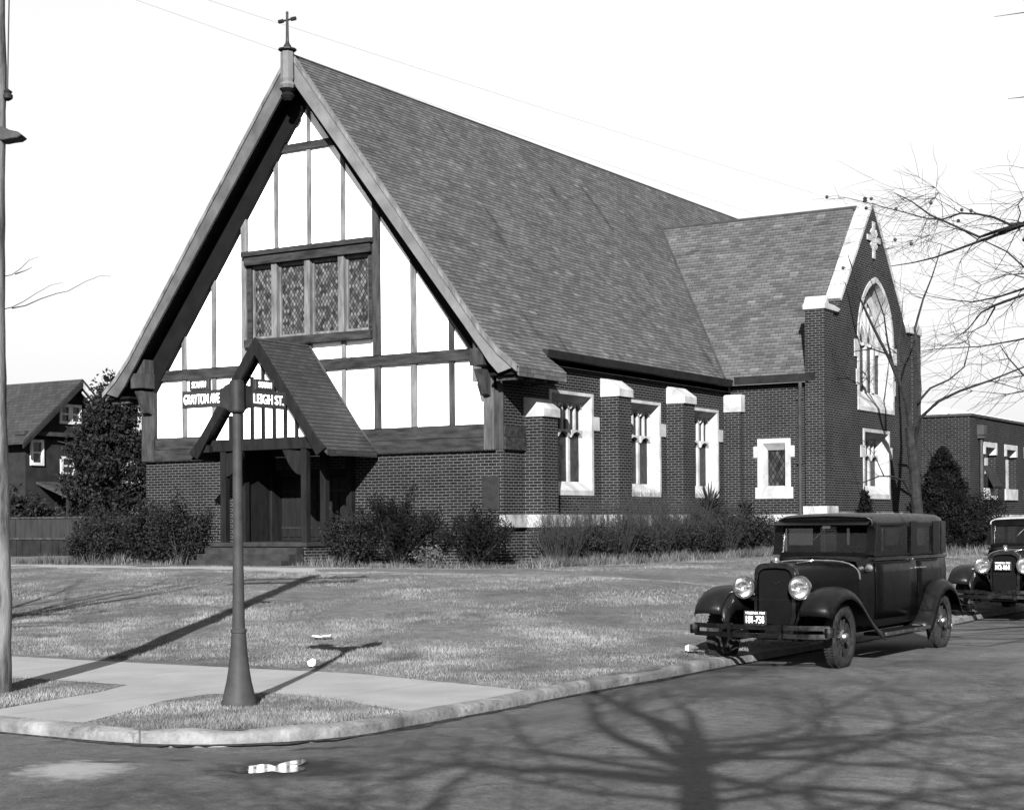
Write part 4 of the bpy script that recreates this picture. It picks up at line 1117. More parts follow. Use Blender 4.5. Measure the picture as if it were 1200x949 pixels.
    zz = (.375, .465) if model == 'sedan' else (.40, .475)
    for z in zz:
        pts = []
        for x in np.linspace(-.80, .80, 17):
            k = abs(x)/.80; dip = (-.05*max(0, 1-abs(x)/.16) if (model != 'sedan' and z > .44) else 0)
            pts.append((x, -.68+.14*k**3, z+dip))
        for p, q in zip(pts, pts[1:]):
            b.add([(p[0], p[1], p[2]-.026), (q[0], q[1], q[2]-.026), (q[0], q[1], q[2]+.026), (p[0], p[1], p[2]+.026), (p[0], p[1]+.014, p[2]-.026), (q[0], q[1]+.014, q[2]-.026), (q[0], q[1]+.014, q[2]+.026), (p[0], p[1]+.014, p[2]+.026)], [(0,1,2,3), (7,6,5,4), (3,2,6,7), (0,4,5,1)])
    for s in (-1, 1):
        b.lathe([(.052, -.05), (.056, 0), (.052, .05)], (s*.80, -.535, (zz[0]+zz[1])/2), 'z', 12)
        b.box(s*.42-.02, s*.42+.02, -.66, -.2, .40, .43)
        b.box(s*.30-.02, s*.30+.02, -.705, -.655, zz[0]-.04, zz[1]+.04)
    b.build('bumper', MAT['dark_chrome'], car)
    b = MB(); b.tube([(-.6, 0, .33), (.6, 0, .33)], .03, 8); b.tube([(-.6, WB, .33), (.6, WB, .33)], .035, 8)
    for s in (-1, 1): b.box(s*.36-.03, s*.36+.03, -.45, rear_y-.2, .30, .40)
    b.box(-.30, .30, .05, .8, .28, .55); b.build('chassis', MAT['core'], car)
    # windscreen, pillars, header, visor
    tw = .53; wt = rooft-.13; wb_ = belt+.01
    b = MB(); y0, y1 = ws_y-.02, ws_y+.06
    for s in (-1, 1): b.cbox((s*(tw+.05), (y0+y1)/2, (wb_+wt)/2), (.055,0,0), (0,.03,0), (0,(y1-y0)/2,(wt-wb_)/2))
    b.box(-tw-.04, tw+.04, y1-.03, y1+.05, wt-.02, wt+.08); b.box(-tw-.02, tw+.02, y0-.02, y0+.03, wb_-.02, wb_+.03)
    ws = b.build('windscreen', PT, car)
    g = MB(); g.add([(-tw, y0+.0, wb_+.02), (tw, y0+.0, wb_+.02), (tw, y1, wt-.01), (-tw, y1, wt-.01)], [(0,1,2,3)]); g.build('glass', MAT['carglass'], ws)
    g = MB(); g.cbox((0.02, y1-.03, wt-.03), (.05,0,0), (0,.015,0), (0,0,.018)); g.tube([(0, y1-.03, wt-.04), (-.16, y1-.04, wt-.2)], .006, 5); g.build('wiper', MAT['chrome'], ws)
    if model == 'sedan':
        v = MB(); v.grid([[(-tw-.05, y1, wt+.06), (tw+.05, y1, wt+.06)], [(-tw-.05, y1-.20, wt-.01), (tw+.05, y1-.20, wt-.01)]]); v.build('visor', PT, ws, solid=.012)
    else:
        for s in (-1, 1): v = MB(); v.box(s*(tw+.035)-.012, s*(tw+.035)+.012, y0-.03, y0-.01, wb_, wt); v.build('windscreen_post', MAT['dark_chrome'], ws)
    # roof
    prof = []
    ya, yb = ws_y+.0, rear_y-.06
    rws = []
    for y in [ya, ya+.04, ya+.2, ya+.6, (ya+yb)/2, yb-.6, yb-.3, yb-.14, yb-.04, yb]:
        e = max(0, (y-(yb-.45))/.45); f_ = max(0, (ya+.25-y)/.25)
        wd = min(body_w(min(y, rear_y-.2))*.965, bw*.965) if y > ya+.5 else (tw+.06)+(bw*.965-tw-.06)*max(0, (y-ya)/.5)
        wd = wd*(1-.10*e**2); top = rooft-.03*f_-.12*e**2.2; ed = wt+.02-.03*e
        rws.append([(-wd*.985, y, ed-.05), (-wd, y, ed), (-wd*.97, y, ed+(top-ed)*.45), (-wd*.86, y, ed+(top-ed)*.78), (-wd*.5, y, top-.008), (0, y, top), (wd*.5, y, top-.008), (wd*.86, y, ed+(top-ed)*.78), (wd*.97, y, ed+(top-ed)*.45), (wd, y, ed), (wd*.985, y, ed-.05)])
    r = MB(); r.grid(rws); r.grid([rws[-1], [(p[0]*.98, p[1]+.015, wt-.06) for p in rws[-1]]]); r.build('roof', roofmat, car, smooth=True, angle=50, solid=.015)
    # side pillars and panes
    seg = [ws_y+.03, ws_y+.10, ws_y+1.16, ws_y+1.38, ws_y+1.98, ws_y+2.26, rear_y-.52, rear_y-.02] if model == 'sedan' else [ws_y+.03, ws_y+.10, ws_y+.9, ws_y+1.02, ws_y+1.6, rear_y-.02]
    for s in (-1, 1):
        for i in range(0, len(seg), 2):
            a, c = seg[i], seg[i+1]
            b = MB(); rw = []
            for y in np.linspace(a, c, 6):
                wd = min(body_w(y), bw)*.962 if y > ws_y+.4 else body_w(y)*.95
                rw.append([(s*wd*.995, y, belt-.01), (s*min(wd, bw*.96), y, wt+.03)])
            b.grid(rw); b.build('pillar', PT, car, solid=.03)
            if i+2 < len(seg):
                g = MB(); y0, y1 = seg[i+1], seg[i+2]
                g.add([(s*body_w(y0)*.945, y0, belt), (s*body_w(y1)*.945, y1, belt), (s*body_w(y1)*.945, y1, wt+.0), (s*body_w(y0)*.945, y0, wt+.0)], [(0,1,2,3)])
                sw = g.build('side_window', MAT['carglass'], car)
                fr = MB(); 
                for (p, q, z0, z1) in ((y0, y1, wt-.035, wt+.03), (y0, y1, belt-.01, belt+.015)):
                    fr.add([(s*body_w(p)*.955, p, z0), (s*body_w(q)*.955, q, z0), (s*body_w(q)*.955, q, z1), (s*body_w(p)*.955, p, z1)], [(0,1,2,3)])
                fr.build('window_rail', PT, sw, solid=.02)
    # rear panel with a window
    b = MB(); yb = rear_y-.03; hw = bw-.36
    b.box(-hw-.02, -.30, yb-.02, yb, belt, wt); b.box(.30, hw+.02, yb-.02, yb, belt, wt); b.box(-.30, .30, yb-.02, yb, belt, belt+.08); b.box(-.30, .30, yb-.02, yb, wt-.06, wt)
    rp = b.build('rear_panel', PT, car); g = MB(); g.add([(-.30, yb-.01, belt+.08), (.30, yb-.01, belt+.08), (.30, yb-.01, wt-.06), (-.30, yb-.01, wt-.06)], [(0,1,2,3)]); g.build('rear_window', MAT['carglass'], rp)
    # seats and steering wheel
    b = MB(); b.box(-.54, .54, ws_y+.85, ws_y+1.02, .5, 1.16); b.box(-.54, .54, ws_y+.4, ws_y+.9, .5, .72)
    if model == 'sedan': b.box(-.54, .54, rear_y-.5, rear_y-.34, .5, 1.2); b.box(-.54, .54, rear_y-1.0, rear_y-.45, .5, .74)
    b.build('seats', MAT['trim'], car, bevel=.05)
    b = MB(); c = Vector((.28, ws_y+.38, 1.14)); pts = []
    for k in range(25):
        a = 2*math.pi*k/24; pts.append(c+Vector((.19*math.cos(a), -.09*math.sin(a), .165*math.sin(a))))
    b.tube(pts, .012, 6); b.tube([c, (.28, ws_y-.05, .9)], .016, 6); b.build('steering_wheel', MAT['core'], car)
    # number plate
    px, py, pz, pw, ph = plate_at
    b = MB(); b.box(px-pw/2, px+pw/2, py-.004, py+.004, pz, pz+ph); pl = b.build('number_plate', MAT['sign_dark'], car, bevel=.002)
    letters('plate_number', plate, ph*.52, pw*.80, MAT['sign_white'], pl, (px-pw*.40, py-.006, pz+ph*.10), bold=-.004)
    letters('plate_state', 'VIRGINIA 1931', ph*.17, pw*.86, MAT['sign_white'], pl, (px-pw*.43, py-.006, pz+ph*.76), bold=-.004)
    b = MB(); b.box(px-.02, px+.02, py+.005, -.1, pz+.03, pz+.06); b.build('plate_bracket', FD, pl)
    # tail lamp
    b = MB(); b.lathe([(.05, 0), (.05, -.06), (.02, -.09)], (-.62, rear_y+.12, .72), 'y', 14); b.box(-.64, -.52, rear_y-.02, rear_y+.08, .70, .73); b.build('tail_lamp', FD, car, smooth=True)
    b = MB()
    for z in (.38, .46):
        for s in (-1, 1): b.box(min(s*.35, s*.8), max(s*.35, s*.8), rear_y+.28, rear_y+.295, z-.025, z+.025)
    for s in (-1, 1): b.box(s*.45-.02, s*.45+.02, rear_y-.1, rear_y+.28, .40, .44)
    b.build('rear_bumper', MAT['dark_chrome'], car)
    return car
CARS = 'cars parked along the kerb'
car1 = make_car('whole black four-door sedan with round bright headlamps parked nearest the street corner', CARS, 3.30, '181-758', (-.17, -.30, .47, .27, .15), MAT['roof_cloth'])
car1.location = (17.97, -14.02, -.0); car1.rotation_euler = (0, 0, R(-1.2))
car2 = make_car('old pale-roofed car, partly in view, with its number plate hung on the radiator', CARS, 2.66, '112-164', (-.03, -.165, .80, .27, .14), MAT['roof_pale'], belt=1.18, rooft=1.66, hood_w=.225, hood_top=1.10, cowl_y=.85, ws_y=1.15, rear_y=3.2, bw=.62, model='coupe')
car2.location = (17.98, -4.75, 0); car2.rotation_euler = (0, 0, R(0))

MAT['sign_head'] = mottled('sign_head_iron', .009, .016, 5, .6)
# ------------------------------------------------------------------ street sign at the corner
SX, SY = gsc(16.01, -20.85)
sign = thing('street_sign', 'cast-iron street name post with two sign arms on the grassy corner', 'street sign', (SX, SY, .075)); sign.scale = (1.02, 1.02, 1.02)
b = MB(); b.lathe([(.145, .0), (.15, .03), (.138, .06), (.127, .11), (.106, .20), (.089, .30), (.075, .42), (.064, .56), (.061, .61), (.066, .615), (.066, .64), (.053, .65), (.044, 1.2), (.037, 2.45)], (0, 0, 0), 'z', 28)
b.build('post', MAT['sign_iron'], sign, smooth=True, angle=40)
b = MB(); b.lathe([(.04, 2.44), (.058, 2.445), (.066, 2.455), (.066, 2.475), (.060, 2.485), (.060, 2.70), (.056, 2.712), (.03, 2.72), (.004, 2.722)], (0, 0, 0), 'z', 24); b.build('collar', MAT['sign_head'], sign, smooth=True, angle=40)
def arm(rotz, big, small, bw_, bh, sw, sh, start):
    """sign arm along local -x (rotz 0): bracket, lower plate, small upper plate, both lettered on the -y side"""
    root = MB(); 
    def seg(poly): root.prism(poly, 'y', -.022, .022)
    seg([(-.05, 2.45), (-.11, 2.485), (-start-.01, 2.50), (-start-.01, 2.655), (-.14, 2.66), (-.11, 2.68), (-.05, 2.70)])
    br = root.build('bracket', MAT['sign_head'], sign, bevel=.004)
    pl = MB(); pl.box(-start-bw_, -start+.02, -.018, .018, 2.505, 2.505+bh); p = pl.build('name_plate', MAT['sign_dark'], sign, bevel=.003)
    pu = MB(); c = -start-bw_*.56; pu.box(c-sw/2, c+sw/2, -.016, .016, 2.505+bh+.002, 2.505+bh+sh); q = pu.build('block_plate', MAT['sign_dark'], sign, bevel=.003)
    for o in (br, p, q): o.rotation_euler = (0, 0, rotz)
    return p, q, c
p, q, c = arm(0, '', '', .44, .145, .22, .095, .16)
letters('letters', 'GRAYTON AVE', .082, .40, MAT['sign_white'], p, (-.575, -.020, 2.536), bold=.010)
letters('letters', 'SOUTH', .052, .155, MAT['sign_white'], q, (c-.078, -.018, 2.673), bold=.014)
# the second arm runs along +y and reads from the +x side
def arm2():
    rt = R(-90)          # local -x of the arm -> world +y
    root = MB()
    root.prism([(.05, 2.45), (.11, 2.485), (.165, 2.50), (.165, 2.655), (.12, 2.68), (.05, 2.70)], 'x', -.022, .022)
    br = root.build('bracket', MAT['sign_head'], sign, bevel=.004)
    pl = MB(); pl.box(-.018, .018, .15, .61, 2.505, 2.65); p = pl.build('name_plate', MAT['sign_dark'], sign, bevel=.003)
    pu = MB(); pu.box(-.016, .016, .22, .46, 2.652, 2.745); q = pu.build('block_plate', MAT['sign_dark'], sign, bevel=.003)
    letters('letters', 'LEIGH ST.', .082, .39, MAT['sign_white'], p, (.020, .19, 2.536), R(90), bold=.010)
    letters('letters', 'SOUTH', .050, .165, MAT['sign_white'], q, (.018, .258, 2.673), R(90), bold=.012)
arm2()

# ------------------------------------------------------------------ utility pole with its fittings
PX, PY = gsc(13.27, -21.08)
pole = thing('utility_pole', 'tall weathered wooden utility pole at the edge of the pavement', 'utility pole', (PX, PY, .1))
rng = random.Random(5); b = MB(); zs = np.linspace(-.2, 7.85, 40)
b.tube([(.012*math.sin(z*1.3)+.012*z*.15, .01*math.cos(z), z) for z in zs], [.168-.0045*z+rng.uniform(-.004, .004)+(.006 if rng.random() < .12 else 0) for z in zs], 20)
b.build('shaft', MAT['pole_wood'], pole, smooth=True, angle=60)
d = at_D(16, 101, 14.95) - pole.location; d2 = at_D(10, 148, 14.95) - pole.location
b = MB(); dirn = RT.copy(); pp = Vector((.02, 0, d.z))
b.tube([pp, pp+dirn*.14+Vector((0,0,-.06)), pp+dirn*.17], .013, 6); hk = b.build('insulator_hook', MAT['bronze'], pole)
b = MB(); q = pp+dirn*.17; b.lathe([(.015, -.05), (.045, -.03), (.05, 0), (.035, .02), (.045, .035), (.012, .06)], tuple(q), 'z', 14); b.build('insulator', MAT['bronze'], hk, smooth=True)
b = MB(); b.tube([q+Vector((0,0,.05)), q+RT*.01+Vector((0,0,.5)), q+RT*.03+Vector((0,0,1.3)), q+RT*.06+Vector((0,0,2.6))], .007, 5); b.build('drop_wire', MAT['bronze'], pole)
b = MB(); z0 = d2.z
b.prism([(-.10, .05), (.17, .06), (.22, .03), (.30, .012), (.345, -.02), (.30, -.05), (.22, -.06), (.17, -.07), (-.10, -.06)], 'y', -.09, .09)
for i, v in enumerate(b.v):
    x, y, z = v; b.v[i] = tuple(RT*x + FW*y + Vector((0,0,z+z0)))
b.build('step_bracket', MAT['bronze'], pole, bevel=.012)
# knots and a lead strip
b = MB()
for z, a in ((3.4, .4), (2.2, 1.0), (1.1, -.3)): b.cbox((.15*math.cos(a), -.15*math.sin(a+.8)*1.0, z), (.02,0,0), (0,.02,0), (0,0,.03))
for z in (7.55, 7.05):
    b = MB(); c = Vector((.06, -.2, z)); b.cbox(c, RT*1.15, FW*.05, (0,0,.06)); ca = b.build('crossarm', MAT['pole_wood'], pole, bevel=.008)
    for k in (-1.02, -.5, .5, 1.02):
        b = MB(); q = c+RT*k; b.lathe([(.015, .06), (.015, .12), (.045, .13), (.04, .17), (.05, .2), (.03, .25), (.005, .26)], tuple(q), 'z', 12); b.build('pin_insulator', MAT['bronze'], ca, smooth=True)
# ------------------------------------------------------------------ two wires high above the church
for (A, B, lab) in (((at_D(-60, -78, 40), at_D(1010, 292, 78)), None, 'lower of two thin overhead wires, running behind the church gable cross'), ((at_D(60, -60, 41), at_D(1150, 286, 80)), None, 'upper of two thin overhead wires, crossing the sky above the roof ridge')):
    P, Q = A; b = MB(); pts = []
    for k in range(25):
        t = k/24; p = P.lerp(Q, t); p.z -= .9*4*t*(1-t)*.15; pts.append(p)
    b.tube(pts, .003, 4); tag(b.build('overhead_wire', MAT['bronze']), lab, 'wire', 'overhead wires')

# ------------------------------------------------------------------ litter
def paper(loc, sx, sy, sz, seed, label, rot=0):
    r = random.Random(seed); b = MB()
    if sz < .04:        # a flat sheet, slightly curled
        n = 6; rows = [[((i/(n-1)-.5)*sx+r.uniform(-.008,.008), (j/(n-1)-.5)*sy+r.uniform(-.008,.008), .02+sz*abs(i/(n-1)-.4)*1.6+r.uniform(0,.006)) for j in range(n)] for i in range(n)]; b.grid(rows)
    else:               # a crumpled lump
        rows = []
        for i in range(7):
            t = math.pi*i/6; rows.append([(sx*.5*k_*math.sin(t)*math.cos(a), sy*.5*k_*math.sin(t)*math.sin(a), sz*.5+sz*.5*k_*math.cos(t)) for a in [2*math.pi*j/9 for j in range(9)] for k_ in [r.uniform(.65, 1.15)]])
        for row in rows: row.append(row[0])
        b.grid(rows)
    cs, sn = math.cos(rot), math.sin(rot)
    b.v = [(loc[0]+x*cs-y*sn, loc[1]+x*sn+y*cs, loc[2]+z) for x, y, z in b.v]
    tag(b.build('paper_scrap', MAT['paper'], solid=.003 if sz < .04 else 0), label, 'litter', 'scraps of paper littering the kerb and lawn')
a_ = math.atan2(RT.y, RT.x)
for (px, py, z, sx, sy, sz, lab) in ((377, 746, .2, .22, .16, .02, 'flat white paper scrap on the lawn beyond the sign shadow'), (366, 778, .16, .12, .10, .08, 'small crumpled paper scrap on the lawn edge beside the sign shadow'), (683, 806, -.01, .10, .08, .07, 'small white paper scrap in the gutter at the foot of the kerb'), (811, 761, .2, .17, .14, .08, 'crumpled white paper on the grass by the front tyre of the black sedan'), (1112, 733, .0, .10, .08, .07, 'white paper scrap on the road behind the rear wheel of the black sedan')):
    p = at_z(px, py, z)
    for _ in range(4): p = at_z(px, py, (lawn_z(p.x, p.y)+.02 if p.x < KX-.1 else rz(p.x, p.y))+.02)
    p.z -= .02; paper(p, sx, sy, sz, px, lab, a_)

# ------------------------------------------------------------------ fence and house beyond the lawn
fence = thing('board_fence', 'low dark board fence between the lawn and the neighbouring house', 'fence', (-16, 4.4, .55), world=True)
fx0, fx1, fy = -34.0, -6.0, 4.4
b = MB(); r = random.Random(2); x = fx0
while x < fx1-.3:
    b.box(x, x+.19, fy-.02+r.uniform(-.006,.006), fy+.01, 1.22+r.uniform(-.01,.01), 1.84+r.uniform(-.015,.015)); x += .2
b.build('upper_boards', mottled('fence_boards', .012, .02, 2, .9, stretch=(3,1,.6)), fence)
b = MB(); x = fx0
while x < fx1-.3:
    b.box(x, x+.25, fy-.01+r.uniform(-.012,.012), fy+.015, .4, 1.20+r.uniform(-.02,.0)); x += .27
b.build('lower_boards', mottled('fence_boards_dark', .005, .013, 1.6, .95), fence)
b = MB(); b.box(fx0, fx1, fy-.05, fy+.02, 1.845, 1.90); b.box(fx0, fx1, fy-.045, fy-.022, 1.19, 1.25); b.build('rail', MAT['timber'], fence)
for k in range(12): b = MB(); x = fx0+k*2.5; b.box(x-.06, x+.06, fy+.02, fy+.14, .3, 1.84); b.build('fence_post', MAT['timber'], fence)

HX, HY0, HY1 = -31.4, 19.0, 24.8
house = thing('neighbour_house', 'dark shingled house with a white-trimmed front gable beyond the fence', 'house', (HX-6, 22, .5), world=True)
hm = mottled('house_siding', .008, .015, 2, .9); wt_ = mottled('white_house_trim', .25, .4, 2, .8)
b = MB(); b.box(-46, HX, HY0, HY1, .3, 5.75); b.prism([(HY0, 5.752), (HY1, 5.752), ((HY0+HY1)/2, 8.1)], 'x', -46, HX); b.build('wall', hm, house)
b = MB(); yc = (HY0+HY1)/2
for s in (-1, 1):
    ye = yc+s*3.5; ze = 8.25-3.5*.84
    b.prism([(yc, 8.27), (ye, ze+.02), (ye, ze-.12), (yc, 8.13)], 'x', -46.5, HX+.55)
hr = b.build('roof', MAT['slate_house'], house)
b = MB(); ye = yc+3.5; ze = 8.25-3.5*.84
b.prism([(yc, 8.10), (ye, ze-.15), (ye, ze-.36), (yc, 7.86)], 'x', HX+.50, HX+.58); b.prism([(yc, 7.74), (ye-.2, ze-.28), (ye-.2, ze-.36), (yc, 7.64)], 'x', HX+.44, HX+.49); b.build('white_rake', wt_, house)
b = MB(); ye = yc-3.5; b.prism([(yc, 8.10), (ye, ze-.15), (ye, ze-.30), (yc, 7.92)], 'x', HX+.50, HX+.58); b.build('dark_rake', hm, house)
b = MB(); b.box(HX-.3, HX+.35, HY0-.35, HY1+.2, 5.62, 5.80); b.build('cornice', mottled('house_cornice', .015, .03, 2, .9), house)
def hwin(y0, y1, z0, z1, n=2):
    t = .13; b = MB(); x0, x1 = HX+.003, HX+.09
    b.box(x0, x1, y0, y1, z1-t, z1); b.box(x0, x1, y0, y1, z0, z0+t); b.box(x0, x1, y0, y0+t, z0+t, z1-t); b.box(x0, x1, y1-t, y1, z0+t, z1-t)
    if n > 1: c = (y0+y1)/2; b.box(x0, x1, c-.12, c+.12, z0+t, z1-t)
    b.box(x0, x0+.05, y0+t, y1-t, (z0+z1)/2-.04, (z0+z1)/2+.04)
    wd = b.build('window', wt_, house); g = MB(); g.box(HX-.02, HX+.012, y0+t, y1-t, z0+t, z1-t); g.build('pane', MAT['sash'], wd)
hwin(20.95, 22.25, 6.22, 7.12); hwin(19.25, 20.0, 4.3, 5.45, 1); hwin(21.0, 21.9, 3.9, 4.75, 1); hwin(23.3, 24.1, 3.9, 4.9, 1); hwin(23.2, 24.3, 1.9, 3.0, 1)
hp = MB(); hp.add([(HX, HY0+.6, 3.6), (HX, HY1+1, 3.6), (HX+2.0, HY1+1, 2.95), (HX+2.0, HY0+.6, 2.95), (HX, HY0+.6, 3.48), (HX, HY1+1, 3.48), (HX+2.0, HY1+1, 2.80), (HX+2.0, HY0+.6, 2.80)], [(0,1,2,3), (7,6,5,4), (0,3,7,4), (1,5,6,2), (2,6,7,3)])
hpo = hp.build('porch_roof', MAT['slate_house'], house)
for y in (19.8, 21.8, 23.7, 25.3): b = MB(); b.box(HX+1.75, HX+1.9, y-.08, y+.08, .9, 2.82); b.build('porch_post', wt_ if y > 23 else hm, hpo)
b = MB(); b.box(HX, HX+2.1, HY0+.5, HY1+1, .3, .9); b.build('porch_floor', hm, hpo)
b = MB(); b.box(-38.5, -37.9, yc-.3, yc+.3, 7.5, 9.1); b.build('chimney', MAT['brick_far'], hr)

# ------------------------------------------------------------------ vegetation
NR = np.random.default_rng(11)
def leaf_quads(P, size, rng, droop=.3, aspect=.45, up=None):
    """a diamond leaf at every point of P (N,3)"""
    N = len(P); d = rng.normal(size=(N,3)); d[:, 2] -= droop*.5
    if up is not None: d += up
    d /= np.linalg.norm(d, axis=1, keepdims=True)
    n = rng.normal(size=(N,3)); sd = np.cross(d, n); sd /= np.linalg.norm(sd, axis=1, keepdims=True)
    s = size*rng.uniform(.6, 1.3, (N,1)); bend = np.cross(sd, d)*s*.12
    return np.stack([P, P+d*s*.5+sd*s*aspect*.5+bend, P+d*s, P+d*s*.5-sd*s*aspect*.5+bend], 1).reshape(-1, 3)
def clumpy(center, radii, nclump, per, rng, csize, shell=.55, flat=.25, fn=None):
    out = []
    for _ in range(nclump):
        v = rng.normal(size=3); v /= np.linalg.norm(v); rr = (shell+(1-shell)*rng.random()**.6)
        c = v*np.array(radii)*rr
        if fn is not None: c = fn(c)
        out.append(c + rng.normal(size=(per,3))*csize*np.array([1,1,.8])*rng.uniform(.6,1.3))
    P = np.concatenate(out) + np.array(center)
    return P
def evergreen_bush(label, x, y, w_, h, seed, group, d_=None, leafs=7500, size=.07, mat='leaf', spiky=0, cat='bush', name='evergreen_bush', zb=None):
    rng = np.random.default_rng(seed); d_ = d_ or w_
    z0 = lawn_z(x, y) if zb is None else zb
    root = thing(name, label, cat, (x, y, z0), group=group)
    # stems with branch tips
    b = MB(); tips = []
    ns = int(10+w_*8)
    for k in range(ns):
        a = rng.uniform(0, 2*math.pi); rr = rng.random()**.5; hh = h*rng.uniform(.55, 1.0)*(1-.35*rr*rr)
        e = np.array([math.cos(a)*rr*w_/2, math.sin(a)*rr*d_/2, hh])
        p0 = np.array([rng.normal()*.08, rng.normal()*.08, -.05]); md = (p0+e)/2 + np.array([0, 0, .08])+rng.normal(size=3)*.05
        b.tube([p0, md, e], [.018, .012, .004], 4, cap=False); tips.append((p0, md, e))
    b.build('stems', MAT['twig'], root)
    n_per = leafs//ns; out = []; col = []
    for p0, md, e in tips:
        t = rng.beta(2.2, 1.2, n_per)[:, None]; c = np.where(t < .5, p0+(md-p0)*t*2, md+(e-md)*(t-.5)*2)
        sp = (.10 if spiky else .15)*(1.15-t*.6)*(w_/1.4)**.5
        out.append(c + rng.normal(size=(n_per,3))*sp); col.append(np.clip(rng.normal(1, .3, n_per)*rng.uniform(.65, 1.35), .25, 2.4))
    P = np.concatenate(out); P[:, 2] = np.maximum(P[:, 2], .02)
    np_mesh('leaves', leaf_quads(P, size, rng, aspect=.22 if spiky else .5, up=np.array([0,0,.6]) if spiky else None), 4, MAT[mat], root, np.concatenate(col))
    return root
BG = 'evergreen bushes planted along the church front'
fr = [(-5.0, -1.6, 2.0, 1.5, 'low rounded evergreen bush at the far left corner of the church front'), (-3.75, -1.75, 2.0, 1.6, 'evergreen bush in the middle of the row left of the porch'), (-2.3, -2.1, 1.8, 1.75, 'evergreen bush touching the left side of the porch steps'),
      (-6.5, -1.0, 1.4, .95, 'low evergreen bush past the left corner of the church'), ]
for i, (x, y, wd, h, lab) in enumerate(fr): evergreen_bush(lab, x, y, wd, h, 20+i, BG)
evergreen_bush('dark bush in the shade right of the porch steps', 2.3, -1.5, 1.3, 1.45, 31, BG, leafs=5000)
evergreen_bush('tallest bush before the brick front, with upright spreading sprays', 3.75, -1.55, 1.9, 2.0, 32, BG, spiky=1, leafs=11000, size=.10, mat='leaf_dull')
evergreen_bush('low bush before the brick front below the bronze plaque', 5.7, -1.5, 1.9, 1.4, 33, BG, spiky=1, leafs=9000, size=.09, mat='leaf_dull')
evergreen_bush('small pale weedy bush between the two bushes before the brick front', 4.85, -2.0, .7, .5, 34, BG, leafs=900, size=.06, mat='bed_grass')
# twiggy winter shrubs along the side wall
def twig_shrub(label, x, y, w_, h, seed, group, n=330):
    r = random.Random(seed); b = MB(); z0 = lawn_z(x, y)
    for k in range(n):
        a = r.uniform(0, 6.283); rr = math.sqrt(r.random()); x0, y0 = rr*.25*w_*math.cos(a), rr*.25*w_*math.sin(a)
        hh = h*.88*r.uniform(.45, 1.05); lean = rr*w_*.5
        p0 = Vector((x0, y0, -.03)); p2 = Vector((lean*math.cos(a)+r.gauss(0,.1), lean*math.sin(a)+r.gauss(0,.1), hh)); p1 = p0.lerp(p2, .5)+Vector((r.gauss(0,.05), r.gauss(0,.05), .05*h))
        b.tube([p0, p1, p2], [.007, .005, .002], 3, cap=False)
        for q in range(3):
            t = r.uniform(.45, .95); s = p1.lerp(p2, (t-.5)*2) if t > .5 else p0.lerp(p1, t*2)
            b.tube([s, s+Vector((r.gauss(0,.12), r.gauss(0,.12), r.uniform(.05,.25)))], [.0035, .0015], 3, cap=False)
    o = b.build('bare_shrub', MAT['twig']); o.location = (x, y, z0)
    return tag(o, label, 'shrub', group)
TG = 'bare twiggy shrubs along the side wall'
tw = [(6.55, .75, 1.6, 1.35, 'bare shrub before the first buttress at the church corner'), (6.7, 2.6, 1.9, 1.75, 'bare shrub under the first nave window'), (6.75, 4.6, 2.0, 1.95, 'tall bare shrub before the second buttress'), (6.7, 6.6, 1.9, 1.8, 'bare shrub under the second nave window'), (6.8, 8.3, 1.7, 1.6, 'bare shrub before the third buttress'), (7.3, 11.0, 1.5, 1.1, 'bare shrub before the small window of the transept'), (9.6, 12.9, 1.2, 1.0, 'bare shrub at the foot of the transept corner pier')]
for i, (x, y, wd, h, lab) in enumerate(tw): twig_shrub(lab, x, y, wd, h, 50+i, TG)
EG = 'small dark evergreens along the side wall'
for i, (x, y, wd, h, lab, lf) in enumerate([(6.7, 1.6, 1.9, .8, 'low dark evergreen under the first nave window', 6500), (6.75, 3.5, 2.1, .85, 'low dark evergreen between the first and second nave windows', 7000), (6.8, 5.6, 2.1, .95, 'low dark evergreen under the second nave window', 7000), (6.8, 7.3, 2.0, 1.2, 'low dark evergreen between the second and third nave windows', 7500), (6.75, 8.9, 2.0, 1.5, 'dark evergreen under the third nave window beneath a yucca', 8000), (7.0, 10.6, 1.8, 1.3, 'dark evergreen at the angle of nave and transept', 6000)]):
    evergreen_bush(lab, x, y, wd, h, 70+i, EG, leafs=lf, size=.07)
def yucca(label, x, y, stem, rad, seed, n=130):
    r = random.Random(seed); z0 = lawn_z(x, y); root = thing('yucca', label, 'plant', (x, y, z0), group='yuccas with spiky crowns by the nave wall')
    b = MB(); b.tube([(0,0,-.05), (.03,.02,stem*.6), (0,.03,stem)], [.07, .06, .05], 8); b.build('stem', MAT['bark'], root)
    b = MB()
    for k in range(n):
        a = r.uniform(0, 6.283); el = r.uniform(-.7, 1.4); L = rad*r.uniform(.75, 1.15)
        d = Vector((math.cos(a)*math.cos(el), math.sin(a)*math.cos(el), math.sin(el))); s = d.cross(Vector((0,0,1))).normalized()*.022 if abs(d.z) < .98 else Vector((.022,0,0))
        p = Vector((0,.03,stem-.08+.16*r.random())); m_ = p+d*L*.5; e = p+d*L+Vector((0,0,-.08*L))
        b.add([p-s*.6, p+s*.6, m_+s, m_-s, e], [(0,1,2,3), (3,2,4)])
    b.build('leaves', MAT['leaf_dull'] if False else MAT['yucca'], root)
MAT['yucca'] = mottled('yucca_leaf', .008, .022, 6, .6)
yucca('tall yucca with a wide spiky crown under the third nave window', 6.7, 8.2, 1.2, .85, 3, 170)
yucca('smaller yucca before the last buttress', 6.6, 10.75, 1.15, .5, 4, 110)
